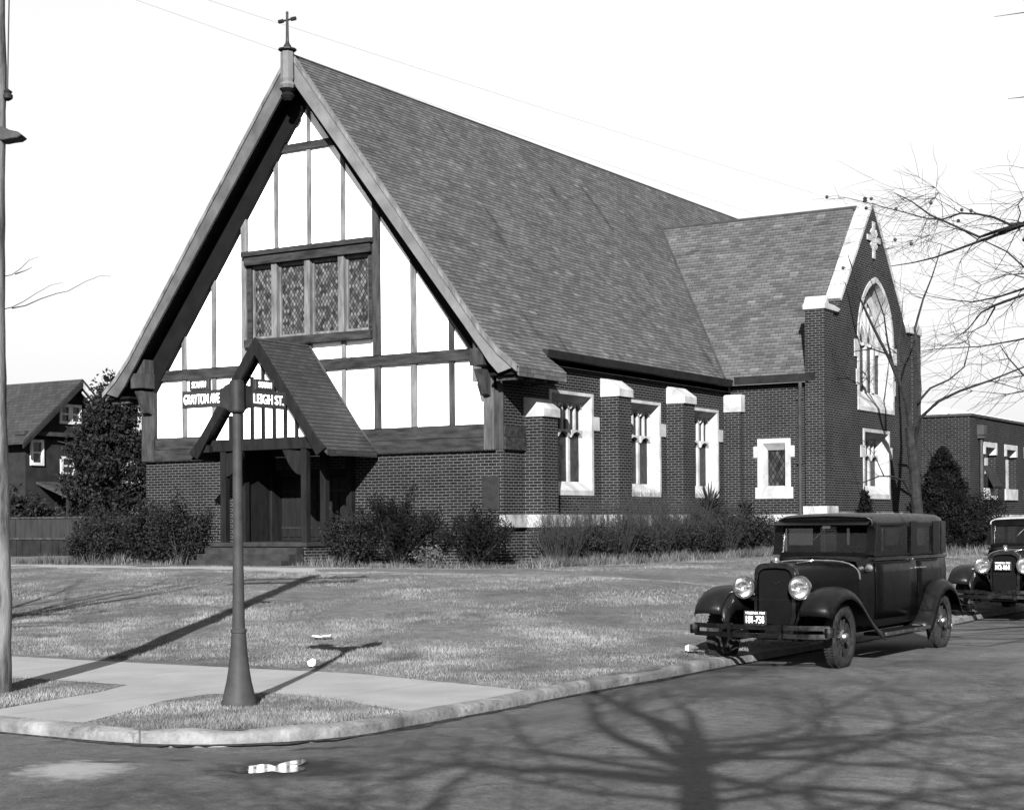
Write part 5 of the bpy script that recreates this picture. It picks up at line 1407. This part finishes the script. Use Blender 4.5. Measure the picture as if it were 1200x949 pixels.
def cone_tree(label, x, y, w_, h, seed, leafs, name='conical_evergreen', group='clipped dark evergreens by the transept'):
    rng = np.random.default_rng(seed); z0 = lawn_z(x, y); root = thing(name, label, 'evergreen', (x, y, z0), group=group)
    b = MB(); b.tube([(0,0,-.1), (0,0,h*.9)], [.07, .01], 6); b.build('trunk', MAT['bark'], root)
    t = rng.random(leafs)**1.4; a = rng.uniform(0, 6.283, leafs)
    prof = (1-t)**.75*(.55+.45*np.minimum(1, t/.12))
    rr = prof*w_/2*(.72+.28*rng.random(leafs)**.4)*(1+.13*np.sin(a*3+t*9)+.10*np.sin(a*7-t*23)+.08*np.sin(t*40+a))
    P = np.stack([rr*np.cos(a), rr*np.sin(a), .05+t*h], -1) + rng.normal(size=(leafs,3))*.04
    up = np.stack([np.cos(a)*.4, np.sin(a)*.4, np.full(leafs, .9)], -1)
    np_mesh('foliage', leaf_quads(P, .11, rng, aspect=.35, up=up), 4, MAT['leaf_dull'], root, np.clip(rng.normal(1, .35, leafs)*(1+.5*np.sin(a*5+t*17)), .2, 2.5))
cone_tree('broad conical evergreen standing against the annex wall', 9.75, 18.45, 2.5, 3.0, 5, 22000)
cone_tree('tiny pointed evergreen at the foot of the gable wall', 9.05, 13.5, .7, 1.65, 6, 3500)
evergreen_bush('rounded dark bush beside the broad conical evergreen', 10.75, 19.3, 1.6, 1.9, 91, 'clipped dark evergreens by the transept', leafs=6000, size=.08, mat='leaf_dull')
# dense leafy tree between church and house
rng = np.random.default_rng(8)
tx, ty = -16.0, 9.1; lt = thing('leafy_evergreen_tree', 'dense dark-leaved evergreen tree between the church and the neighbouring house', 'tree', (tx, ty, .5))
b = MB(); b.tube([(.2,.1,-.2), (.15,.05,1.2), (-.05,0,2.6), (0,.1,5.0)], [.17, .14, .11, .03], 10)
for k in range(16):
    a = rng.uniform(0, 6.28); z = rng.uniform(1.3, 4.6); L = rng.uniform(.8, 1.9)
    b.tube([(0,0,z), (L*.5*math.cos(a), L*.5*math.sin(a), z+.35), (L*math.cos(a), L*math.sin(a), z+.55)], [.05, .03, .01], 5)
b.build('trunk', MAT['bark'], lt)
def crown(c): c = c.copy(); k = (c[2]+2.9)/5.8; s = .25+.95*(1-min(max(k, 0), 1))**.8; c[0] *= s; c[1] *= s; return c
P = clumpy((0, 0, 3.25), (1.85, 1.85, 3.1), 280, 95, rng, .17, .3, fn=crown)
np_mesh('crown', leaf_quads(P, .15, rng, aspect=.5), 4, MAT['leaf'], lt, np.clip(rng.normal(1, .4, len(P)), .2, 2.6))
evergreen_bush('dark rounded shrub behind the board fence, beside the leafy tree', -18.8, 6.6, 2.2, 1.9, 96, 'shrubs about the board fence', leafs=6000, size=.12, zb=.5)
evergreen_bush('dark shrub in front of the board fence left of the church', -9.3, 2.2, 2.2, 1.3, 97, 'shrubs about the board fence', leafs=6500, size=.1)
evergreen_bush('tall dark shrub beside the left wall of the church', -7.6, 3.2, 1.8, 1.7, 98, 'shrubs about the board fence', leafs=6000, size=.1)
evergreen_bush('large dark shrub at the foot of the neighbouring house', -26.5, 12.5, 4.0, 3.2, 99, 'shrubs about the board fence', leafs=9000, size=.2, zb=.5)
evergreen_bush('wide dark shrub left of the leafy tree, below the house windows', -22.8, 11.0, 3.2, 2.6, 100, 'shrubs about the board fence', leafs=8000, size=.18, zb=.5)

# ---- bare trees
def grow(r, p, d, L, rad, depth, out, up=.12, wild=.22, kids=(3, 5), ang=(28, 62), keep=None, shrink=(.55, .78)):
    n = 8 if depth > 2 else 5 if depth > 0 else 4; pts = [Vector(p)]; rads = [rad]; d = Vector(d).normalized()
    for i in range(n):
        d = (d + Vector((r.gauss(0, wild), r.gauss(0, wild), r.gauss(0, wild)+up))*.55).normalized()
        pts.append(pts[-1] + d*L/n); rads.append(rad*(1-.62*(i+1)/n))
    if keep is not None and not all(keep(q) for q in pts[1:]): return
    out.append((pts, rads, depth))
    if depth <= 0: return
    for k in range(r.randint(*kids)):
        t = r.uniform(.3, 1.0) if k else 1.0; i = min(int(t*n), n-1); q = pts[i].lerp(pts[i+1], t*n-i)
        dd = (pts[i+1]-pts[i]).normalized(); ax = dd.orthogonal().normalized(); ax.rotate(Matrix.Rotation(r.uniform(0, 6.283), 3, dd))
        nd_ = dd.copy(); nd_.rotate(Matrix.Rotation(R(r.uniform(*ang))*(1 if k else .35), 3, ax))
        grow(r, q, nd_, L*r.uniform(*shrink), max(rads[i]*.62, .0022), depth-1, out, up, wild, kids, ang, keep, shrink)
def branches_mesh(out, name, m, parent, mind=0, maxd=99):
    b = MB()
    for pts, rads, dep in out:
        if mind <= dep <= maxd: b.tube(pts, rads, 8 if rads[0] > .06 else 5 if rads[0] > .015 else 3, cap=False)
    me = bpy.data.meshes.new(name); me.from_pydata(b.v, [], b.f); me.update()
    return link(name, me, m, parent, smooth=True, angle=70)
# small bare tree in front of the transept gable
bt = thing('bare_tree', 'slender bare tree standing before the transept gable window', 'tree', (0, 0, 0), world=True); bt.location = (10.0, 15.0, .6)
b = MB(); DT = 47.3
def tr(pts, r0, r1, D0=DT, D1=None):
    D1 = D0 if D1 is None else D1; n = len(pts)
    P = [at_D(x, y, D0+(D1-D0)*i/(n-1)) for i, (x, y) in enumerate(pts)]; rr = [r0+(r1-r0)*(i/(n-1))**.7 for i in range(n)]
    return P, rr
trunk = [tr([(1076, 655), (1076, 640), (1075, 600), (1073, 575), (1071, 545), (1068, 520), (1066, 500)], .20, .13)]
limbs = [tr([(1067, 505), (1062, 470), (1054, 448), (1042, 420), (1024, 385), (1008, 350), (1000, 318), (994, 300)], .10, .012, DT, DT-1.5),
         tr([(1071, 530), (1076, 490), (1078, 455), (1076, 420), (1072, 385), (1082, 350), (1092, 325), (1100, 300), (1104, 285)], .09, .008, DT, DT+1),
         tr([(1072, 520), (1078, 490), (1100, 470), (1125, 458), (1160, 446), (1200, 430), (1235, 415)], .065, .015, DT, DT-3),
         tr([(1075, 472), (1090, 455), (1112, 445), (1130, 430), (1136, 405), (1133, 392)], .045, .008, DT, DT-1),
         tr([(1073, 605), (1068, 578), (1058, 563), (1046, 558), (1030, 558), (1012, 565), (1000, 566)], .045, .012, DT-.3, DT-2.5),
         tr([(1036, 558), (1030, 545), (1024, 532), (1021, 528)], .022, .006, DT-1.3, DT-1.8),
         tr([(1048, 435), (1040, 400), (1036, 370), (1027, 345), (1019, 325)], .045, .008, DT-.5, DT-2),
         tr([(1040, 415), (1022, 409), (1000, 412), (985, 420)], .03, .006, DT-.6, DT-2), tr([(1160, 446), (1175, 450), (1195, 456), (1215, 466)], .02, .006, DT-1.7, DT-2.5),
         tr([(1098, 310), (1088, 300), (1078, 296)], .012, .004, DT+1), tr([(1054, 448), (1052, 415), (1056, 380), (1058, 350)], .05, .008, DT-.2, DT+.5)]
for P_, rr in trunk: b.tube(P_, rr, 10)
b.build('trunk', MAT['twig_dark'], bt, smooth=True)
b = MB(); r = random.Random(12); tw_ = []
for P_, rr in limbs:
    b.tube(P_, rr, 6, cap=False)
    for k in range(7):
        i = r.randint(len(P_)//3, len(P_)-1); p = P_[i]
        d = Vector((r.gauss(0,1), r.gauss(0,1), r.uniform(-.2, 1.2)))
        grow(r, p, d, r.uniform(.5, 1.2), max(rr[i]*.35, .006), 1, tw_, kids=(2, 3))
b.build('limbs', MAT['twig_dark'], bt, smooth=True); branches_mesh(tw_, 'twigs', MAT['twig_dark'], bt)

# street tree across the side street: its low boughs reach over the road into view
ot = thing('overhanging_tree', 'bare street tree whose low boughs with dark seed balls reach over the side street', 'tree', (27.6, -13.2, .1), world=True)
b = MB(); base = Vector((27.6, -13.2, .0)); fork = Vector((27.3, -13.4, 4.2))
b.tube([base, base+Vector((-.05,0,1.5)), base+Vector((-.15,-.1,3)), fork, fork+Vector((.1,.1,3)), fork+Vector((.3,.2,6))], [.32, .26, .23, .2, .14, .05], 14)
b.build('trunk', MAT['bark'], ot, smooth=True)
def bough(pts, r0, r1, D0, D1): return tr(pts, r0*.62, r1*.62, D0, D1)
bo = [bough([(1420, 180), (1330, 200), (1260, 215), (1200, 262), (1165, 272), (1148, 278), (1090, 252), (1068, 236), (1048, 226)], .06, .006, 14.2, 17.5),
      bough([(1200, 262), (1183, 263), (1165, 255), (1146, 251), (1126, 250), (1105, 257), (1085, 256), (1060, 249), (1040, 244), (1018, 238), (992, 232)], .026, .005, 15.5, 18),
      bough([(1400, 200), (1300, 235), (1240, 255), (1198, 264), (1175, 273), (1150, 282), (1120, 293), (1095, 302), (1070, 308), (1044, 312)], .05, .007, 14.3, 17.6),
      bough([(1146, 281), (1130, 271), (1112, 266), (1100, 258)], .011, .006, 16.4, 16.8),
      bough([(1192, 262), (1196, 250), (1193, 240), (1199, 232), (1215, 228)], .013, .006, 15.3, 15.2),
      bough([(1380, 250), (1280, 290), (1230, 325), (1198, 339), (1170, 348), (1140, 354), (1110, 351), (1084, 346)], .035, .005, 14.4, 16.6),
      bough([(1390, 270), (1290, 315), (1235, 335), (1198, 346), (1166, 358), (1150, 366), (1135, 385), (1118, 398)], .04, .006, 14.4, 16.4),
      bough([(1166, 360), (1155, 380), (1140, 388), (1132, 400)], .014, .005, 15.6, 16.2),
      bough([(1330, 420), (1260, 405), (1200, 440), (1182, 420), (1172, 405)], .03, .006, 14.5, 15.8),
      bough([(1155, 283), (1180, 295), (1200, 313), (1230, 335)], .010, .014, 16.2, 15), bough([(1105, 256), (1104, 240), (1100, 226), (1096, 220)], .006, .003, 16.8, 17),
      bough([(1126, 250), (1110, 240), (1096, 232), (1082, 230)], .008, .003, 16.5, 17), bough([(1160, 252), (1140, 260), (1120, 268), (1090, 276), (1070, 282)], .006, .003, 16, 17),
      bough([(1410, 330), (1320, 345), (1250, 300), (1215, 320), (1180, 322), (1150, 334)], .03, .004, 14.4, 16.5), bough([(1300, 60), (1240, 30), (1200, 15), (1165, 20)], .02, .003, 14.5, 16),
      bough([(1320, 140), (1250, 120), (1200, 114), (1181, 116)], .02, .003, 14.5, 15.8), bough([(1420, 340), (1320, 370), (1250, 385), (1195, 398), (1150, 406), (1095, 409), (1075, 412)], .03, .003, 14.5, 17), bough([(1400, 380), (1300, 420), (1220, 455), (1180, 462), (1140, 458)], .028, .003, 14.5, 16.5)]
b = MB(); tw_ = []; r = random.Random(19); tips = []
for P_, rr in bo:
    if (P_[0]-CAM).dot(FW) < 14.65:        # carried back to the trunk
        A = fork+Vector((0,0,r.uniform(-.8,2.2))); Bm = A.lerp(P_[0], .45)+Vector((r.gauss(0,.2), r.gauss(0,.2), r.uniform(.3,.9))); q_ = []
        for k in range(9):
            t = k/8; q_.append(A*(1-t)**2+Bm*2*t*(1-t)+P_[0]*t*t+(Vector((r.gauss(0,.06), r.gauss(0,.06), r.gauss(0,.06))) if 0 < k < 8 else Vector()))
        b.tube(q_, [rr[0]*(1.9-.9*k/8) for k in range(9)], 7, cap=False)
        for k in (3, 4, 5, 6):
            d = Vector((r.gauss(0,1), r.gauss(0,1), r.uniform(0,1)))
            if at_D(1215, 300, 14).x < q_[k].x: grow(r, q_[k], d, r.uniform(.5, 1.1), rr[0]*.5, 1, tw_, kids=(2, 4), up=.05, keep=lambda q: f_px*(q-CAM).dot(RT)/(q-CAM).dot(FW)+600 > 1210)
    b.tube(P_, rr, 6, cap=False)
    for k in range(10):
        if (P_[-1].z > 5.3): break
        i = r.randint(2, len(P_)-1) if len(P_) > 3 else 2; p = P_[i]
        d = Vector((-.8, .2, -.1)) + Vector((r.gauss(0,.45), r.gauss(0,.45), r.gauss(0,.3)))
        k0 = len(tw_); grow(r, p, d, r.uniform(.25, .75), max(min(rr[i]*.5, .006), .003), 1, tw_, kids=(2, 4), up=.0)
    tips.append(P_[-1])
b.build('boughs', MAT['twig_dark'], ot, smooth=True); branches_mesh(tw_, 'twigs', MAT['twig_dark'], ot)
balls = [(969, 231, 17.8), (1001, 245, 17.6), (1021, 233, 17.4), (1050, 245, 17), (1049, 281, 17), (1068, 286, 16.8), (988, 314, 17.6), (1091, 238, 16.8), (1127, 246, 16.6), (1138, 247, 16.4), (1123, 259, 16.6), (1015, 244, 17.4), (1200, 281, 15.6)]
for (x, y, D) in balls:
    p = at_D(x, y, D); b = MB(); b.lathe([(.002, -.02)] + [(.019*math.sin(a), -.019*math.cos(a)) for a in np.linspace(.3, 2.84, 7)] + [(.002, .02)], tuple(p), 'z', 10)
    q = min((pp for P_, _ in bo for pp in P_), key=lambda t: (t-p).length); b.tube([p, p.lerp(q, .5)+Vector((0,0,.02)), q], [.003, .0015, .0015], 3); b.build('seed_ball', MAT['twig'], ot)
# tree just outside the left edge: a few of its twigs reach past the pole, its shadow lies on the lawn
lt2 = thing('pavement_tree', 'bare tree beside the utility pole, only its outermost twigs in view', 'tree', (9.2, -22.05, .1), world=True)
out = []; r = random.Random(41)
def keepl(q):
    d = q-CAM; D = d.dot(FW); return D < 1 or f_px*d.dot(RT)/D+600 < -4
grow(r, (9.2, -22.05, 0), (0, .0, 1), 3.6, .22, 0, out, up=.3, wild=.05)
top = out[0][0][-1]
for k in range(7):
    a = 2*math.pi*k/7+r.uniform(-.3,.3); grow(r, top, (math.cos(a)*.8, math.sin(a)*.8, .8), 2.6, .09, 4, out, keep=keepl, kids=(3, 4), up=.08)
for pts in ([(-120, 400), (-40, 372), (14, 360), (28, 353), (42, 344), (60, 334), (74, 331)], [(14, 361), (30, 358), (48, 350), (66, 344), (80, 341), (100, 330), (118, 323), (130, 324)], [(-100, 350), (-30, 330), (14, 322), (24, 315), (34, 305), (45, 301)], [(18, 321), (30, 317), (38, 313)]):
    P_, rr = tr(pts, .008, .0015, 15.6, 15.2); out.append((P_, rr, 0))
b = MB(); 
for E_ in (at_D(-120, 400, 15.6), at_D(-100, 350, 15.6)):
    q_ = [top.lerp(E_, t)+Vector((0, 0, .28*math.sin(math.pi*t)))+(Vector((r.gauss(0,.03), r.gauss(0,.03), r.gauss(0,.03))) if 0 < t < 1 else Vector()) for t in np.linspace(0, 1, 8)]
    b.tube(q_, [.028-.020*t for t in np.linspace(0, 1, 8)], 5)
b.build('limbs', MAT['bark'], lt2)
branches_mesh(out[:1], 'trunk', MAT['bark'], lt2); branches_mesh(out[1:], 'branches', MAT['bark'], lt2)
# big street tree behind the viewpoint that throws its shadow on the road
sh_dir = Vector((sdir.x, sdir.y, 0)).normalized()
TSH = 12.2; g0 = at_z(822, 940, 0); B0 = g0 + sh_dir*TSH
st = thing('street_tree', 'big bare street tree whose branching shadow falls across the road', 'tree', (B0.x, B0.y, .1), world=True)
out = []; r = random.Random(77)
def keeps(q):       # the crown stays over the street behind and beside the viewpoint
    g = q - sdir*(q.z/sdir.z); D = (g-CAM).dot(FW)
    return (q-CAM).dot(FW) < .4 and D < 22.5 and g.x > KX-.4
FH = (TSH+2.2)*math.tan(R(SUN_EL))
P_ = [Vector((B0.x, B0.y, 0)), Vector((B0.x+.04, B0.y, FH*.4)), Vector((B0.x-.03, B0.y, FH*.8)), Vector((B0.x+.02, B0.y, FH))]
out.append((P_, [.30, .19, .14, .10], 9)); top = P_[-1]
side = Vector((-sh_dir.y, sh_dir.x, 0))      # towards the left of the picture is +side
for (s, uz, L, rad) in ((.9, .85, 2.6, .06), (-.9, .75, 2.6, .10), (.12, 1.3, 2.6, .10), (-.4, 1.1, 2.6, .06), (1.3, .30, 3.0, .05), (-1.35, .25, 3.0, .05), (.5, 1.2, 2.6, .055), (1.1, .6, 2.8, .05), (-1.1, .5, 2.8, .05), (-1.5, .55, 3.0, .05), (1.5, .5, 3.0, .045)):
    f_ = r.uniform(-.5, .5); grow(r, top+Vector((0,0,r.uniform(-.7, .1))), side*s+sh_dir*f_+Vector((0,0,uz)), L, rad, 5, out, kids=(3, 5), up=.05, wild=.34, shrink=(.5, .78), keep=keeps)
for (s, uz) in ((.42, 1.25), (-.75, 1.05)):
    grow(r, top-Vector((0,0,.5)), side*s+Vector((0,0,uz)), 2.5, .085, 4, out, kids=(4, 6), up=.08, wild=.22, shrink=(.45, .8), keep=keeps)
for z in (-3.6, -3.4, -3.3, -3.1, -3.0, -2.8, -2.5, -2.3, -2.1, -1.9, -1.7, -1.5, -1.3, -1.1, -.9, -.7, -.5, -.3, -.1):
    for s in (-1, 1): grow(r, Vector((B0.x, B0.y, FH+z)), side*s+sh_dir*r.uniform(-.4,.4)+Vector((0,0,r.uniform(-.05,.25))), r.uniform(2.6, 4.6), r.uniform(.022, .045), 3, out, kids=(4, 6), up=.03, wild=.38, ang=(18, 48), shrink=(.5, .8), keep=keeps)
branches_mesh(out[:1], 'trunk', MAT['bark'], st); branches_mesh(out[1:], 'branches', MAT['bark'], st)

# ---- grass
def vnoise(X, Y, cell, seed):
    T = np.random.default_rng(seed+100).random((64, 64)); x, y = X/cell, Y/cell; i, j = np.floor(x).astype(int), np.floor(y).astype(int); u, v = x-i, y-j
    u, v = u*u*(3-2*u), v*v*(3-2*v); g = lambda a, b: T[a % 64, b % 64]
    n = (g(i, j)*(1-u)+g(i+1, j)*u)*(1-v)+(g(i, j+1)*(1-u)+g(i+1, j+1)*u)*v
    return np.clip((n-.5)*1.5+.5, 0, 1)
def blades(name, regions, m, hmin, hmax, wd, seed, lean=.5, tint=(.6, 1.5)):
    rng = np.random.default_rng(seed); V = []; C_ = []
    for (n, fn) in regions:
        X, Y = fn(rng, n); Z = np.array([lawn_z(x, y) for x, y in zip(X, Y)])
        h = rng.uniform(hmin, hmax, len(X))*(.6+.9*vnoise(X, Y, .5, seed+3)); a = rng.uniform(0, 6.283, len(X)); l = rng.normal(0, lean, (len(X), 2))*h[:, None]
        w2 = wd*rng.uniform(.6, 1.4, len(X)); dx, dy = np.cos(a)*w2, np.sin(a)*w2
        V.append(np.stack([np.stack([X-dx, Y-dy, Z-.03], -1), np.stack([X+dx, Y+dy, Z-.03], -1), np.stack([X+l[:, 0], Y+l[:, 1], Z+h], -1)], 1).reshape(-1, 3))
        patch = vnoise(X, Y, .9, seed)*.35+vnoise(X, Y, .32, seed+5)*.40+vnoise(X, Y, .13, seed+9)*.25
        C_.append(np.clip(rng.uniform(*tint, len(X))*(.25+1.5*patch), .2, 2))
    return kind(np_mesh(name, np.concatenate(V), 3, m, None, np.concatenate(C_)), 'stuff')
def reg(x0, x1, y0, y1, test=None):
    def fn(rng, n):
        X, Y = rng.uniform(x0, x1, n), rng.uniform(y0, y1, n)
        if test is not None: k = test(X, Y); X, Y = X[k], Y[k]
        return X, Y
    return fn
def inside(X, Y, poly):
    r_ = np.zeros(len(X), bool); j = len(poly)-1
    for i in range(len(poly)):
        xi, yi = poly[i][:2]; xj, yj = poly[j][:2]
        with np.errstate(divide='ignore', invalid='ignore'): r_ ^= ((yi > Y) != (yj > Y)) & (X < (xj-xi)*(Y-yi)/(yj-yi)+xi)
        j = i
    return r_
def patch_ok(X, Y): return ~inside(X, Y, me_poly) & (X < KX-.16) & (Y > KY+.16) & ~((X > cc[0]) & (Y < cc[1]) & ((X-cc[0])**2+(Y-cc[1])**2 > (corner_r-.17)**2)) & (Y < edge_y(X)-.02)
def edge_y(X): return np.interp(X, [p[0] for p in edge], [p[1] for p in edge])
near = lambda X, Y: Y > edge_y(X)+.02
o = blades('grass', [(190000, reg(5, 17.28, -18.7, -12, near)), (120000, reg(-4, 17.25, -12, -5.5)), (45000, reg(-6, 17.2, -3.6, 0, lambda X, Y: (X > 8) | (Y < -3.0))), (30000, reg(8, 17.2, 0, 14)),
     (30000, reg(14.9, 17.35, -22.2, -19.6, patch_ok)), (30000, reg(8.6, 14.4, -22.2, -19.6, patch_ok))], MAT['grass'], .008, .034, .0055, 1, .7, (.75, 1.3))
o['label'] = 'short dry winter grass of the lawn'
o = blades('border_grass', [(7000, reg(7.35, 8.05, -2.6, 12.5)), (1500, reg(1.9, 7.6, -3.1, -2.8)), (900, reg(-7, -1.4, -3.1, -2.9)), (2500, reg(8.2, 12, 12.0, 20.0, lambda X, Y: X > 8.9))], MAT['bed_grass'], .06, .24, .012, 2, .35, (.3, 1.5))
o['label'] = 'taller tufted grass edging the planting beds'

# the long exposure of the photograph is set in the view; the darker paints and plants are scaled to it
for m in bpy.data.materials:
    if m.name in KEEP or not m.use_nodes: continue
    p = m.node_tree.nodes.get('Principled BSDF')
    if p is None or not p.inputs['Base Color'].is_linked: continue
    k = {'worn_asphalt': .9, 'winter_lawn': .95, 'dry_grass_blades': .95, 'roof_slate': .95, 'sidewalk_concrete': .9, 'kerb_concrete': .8}.get(m.name, .72)
    src = p.inputs['Base Color'].links[0].from_socket
    m.node_tree.links.new(mix(m.node_tree, 1.0, src, k, 'MULTIPLY'), p.inputs['Base Color'])
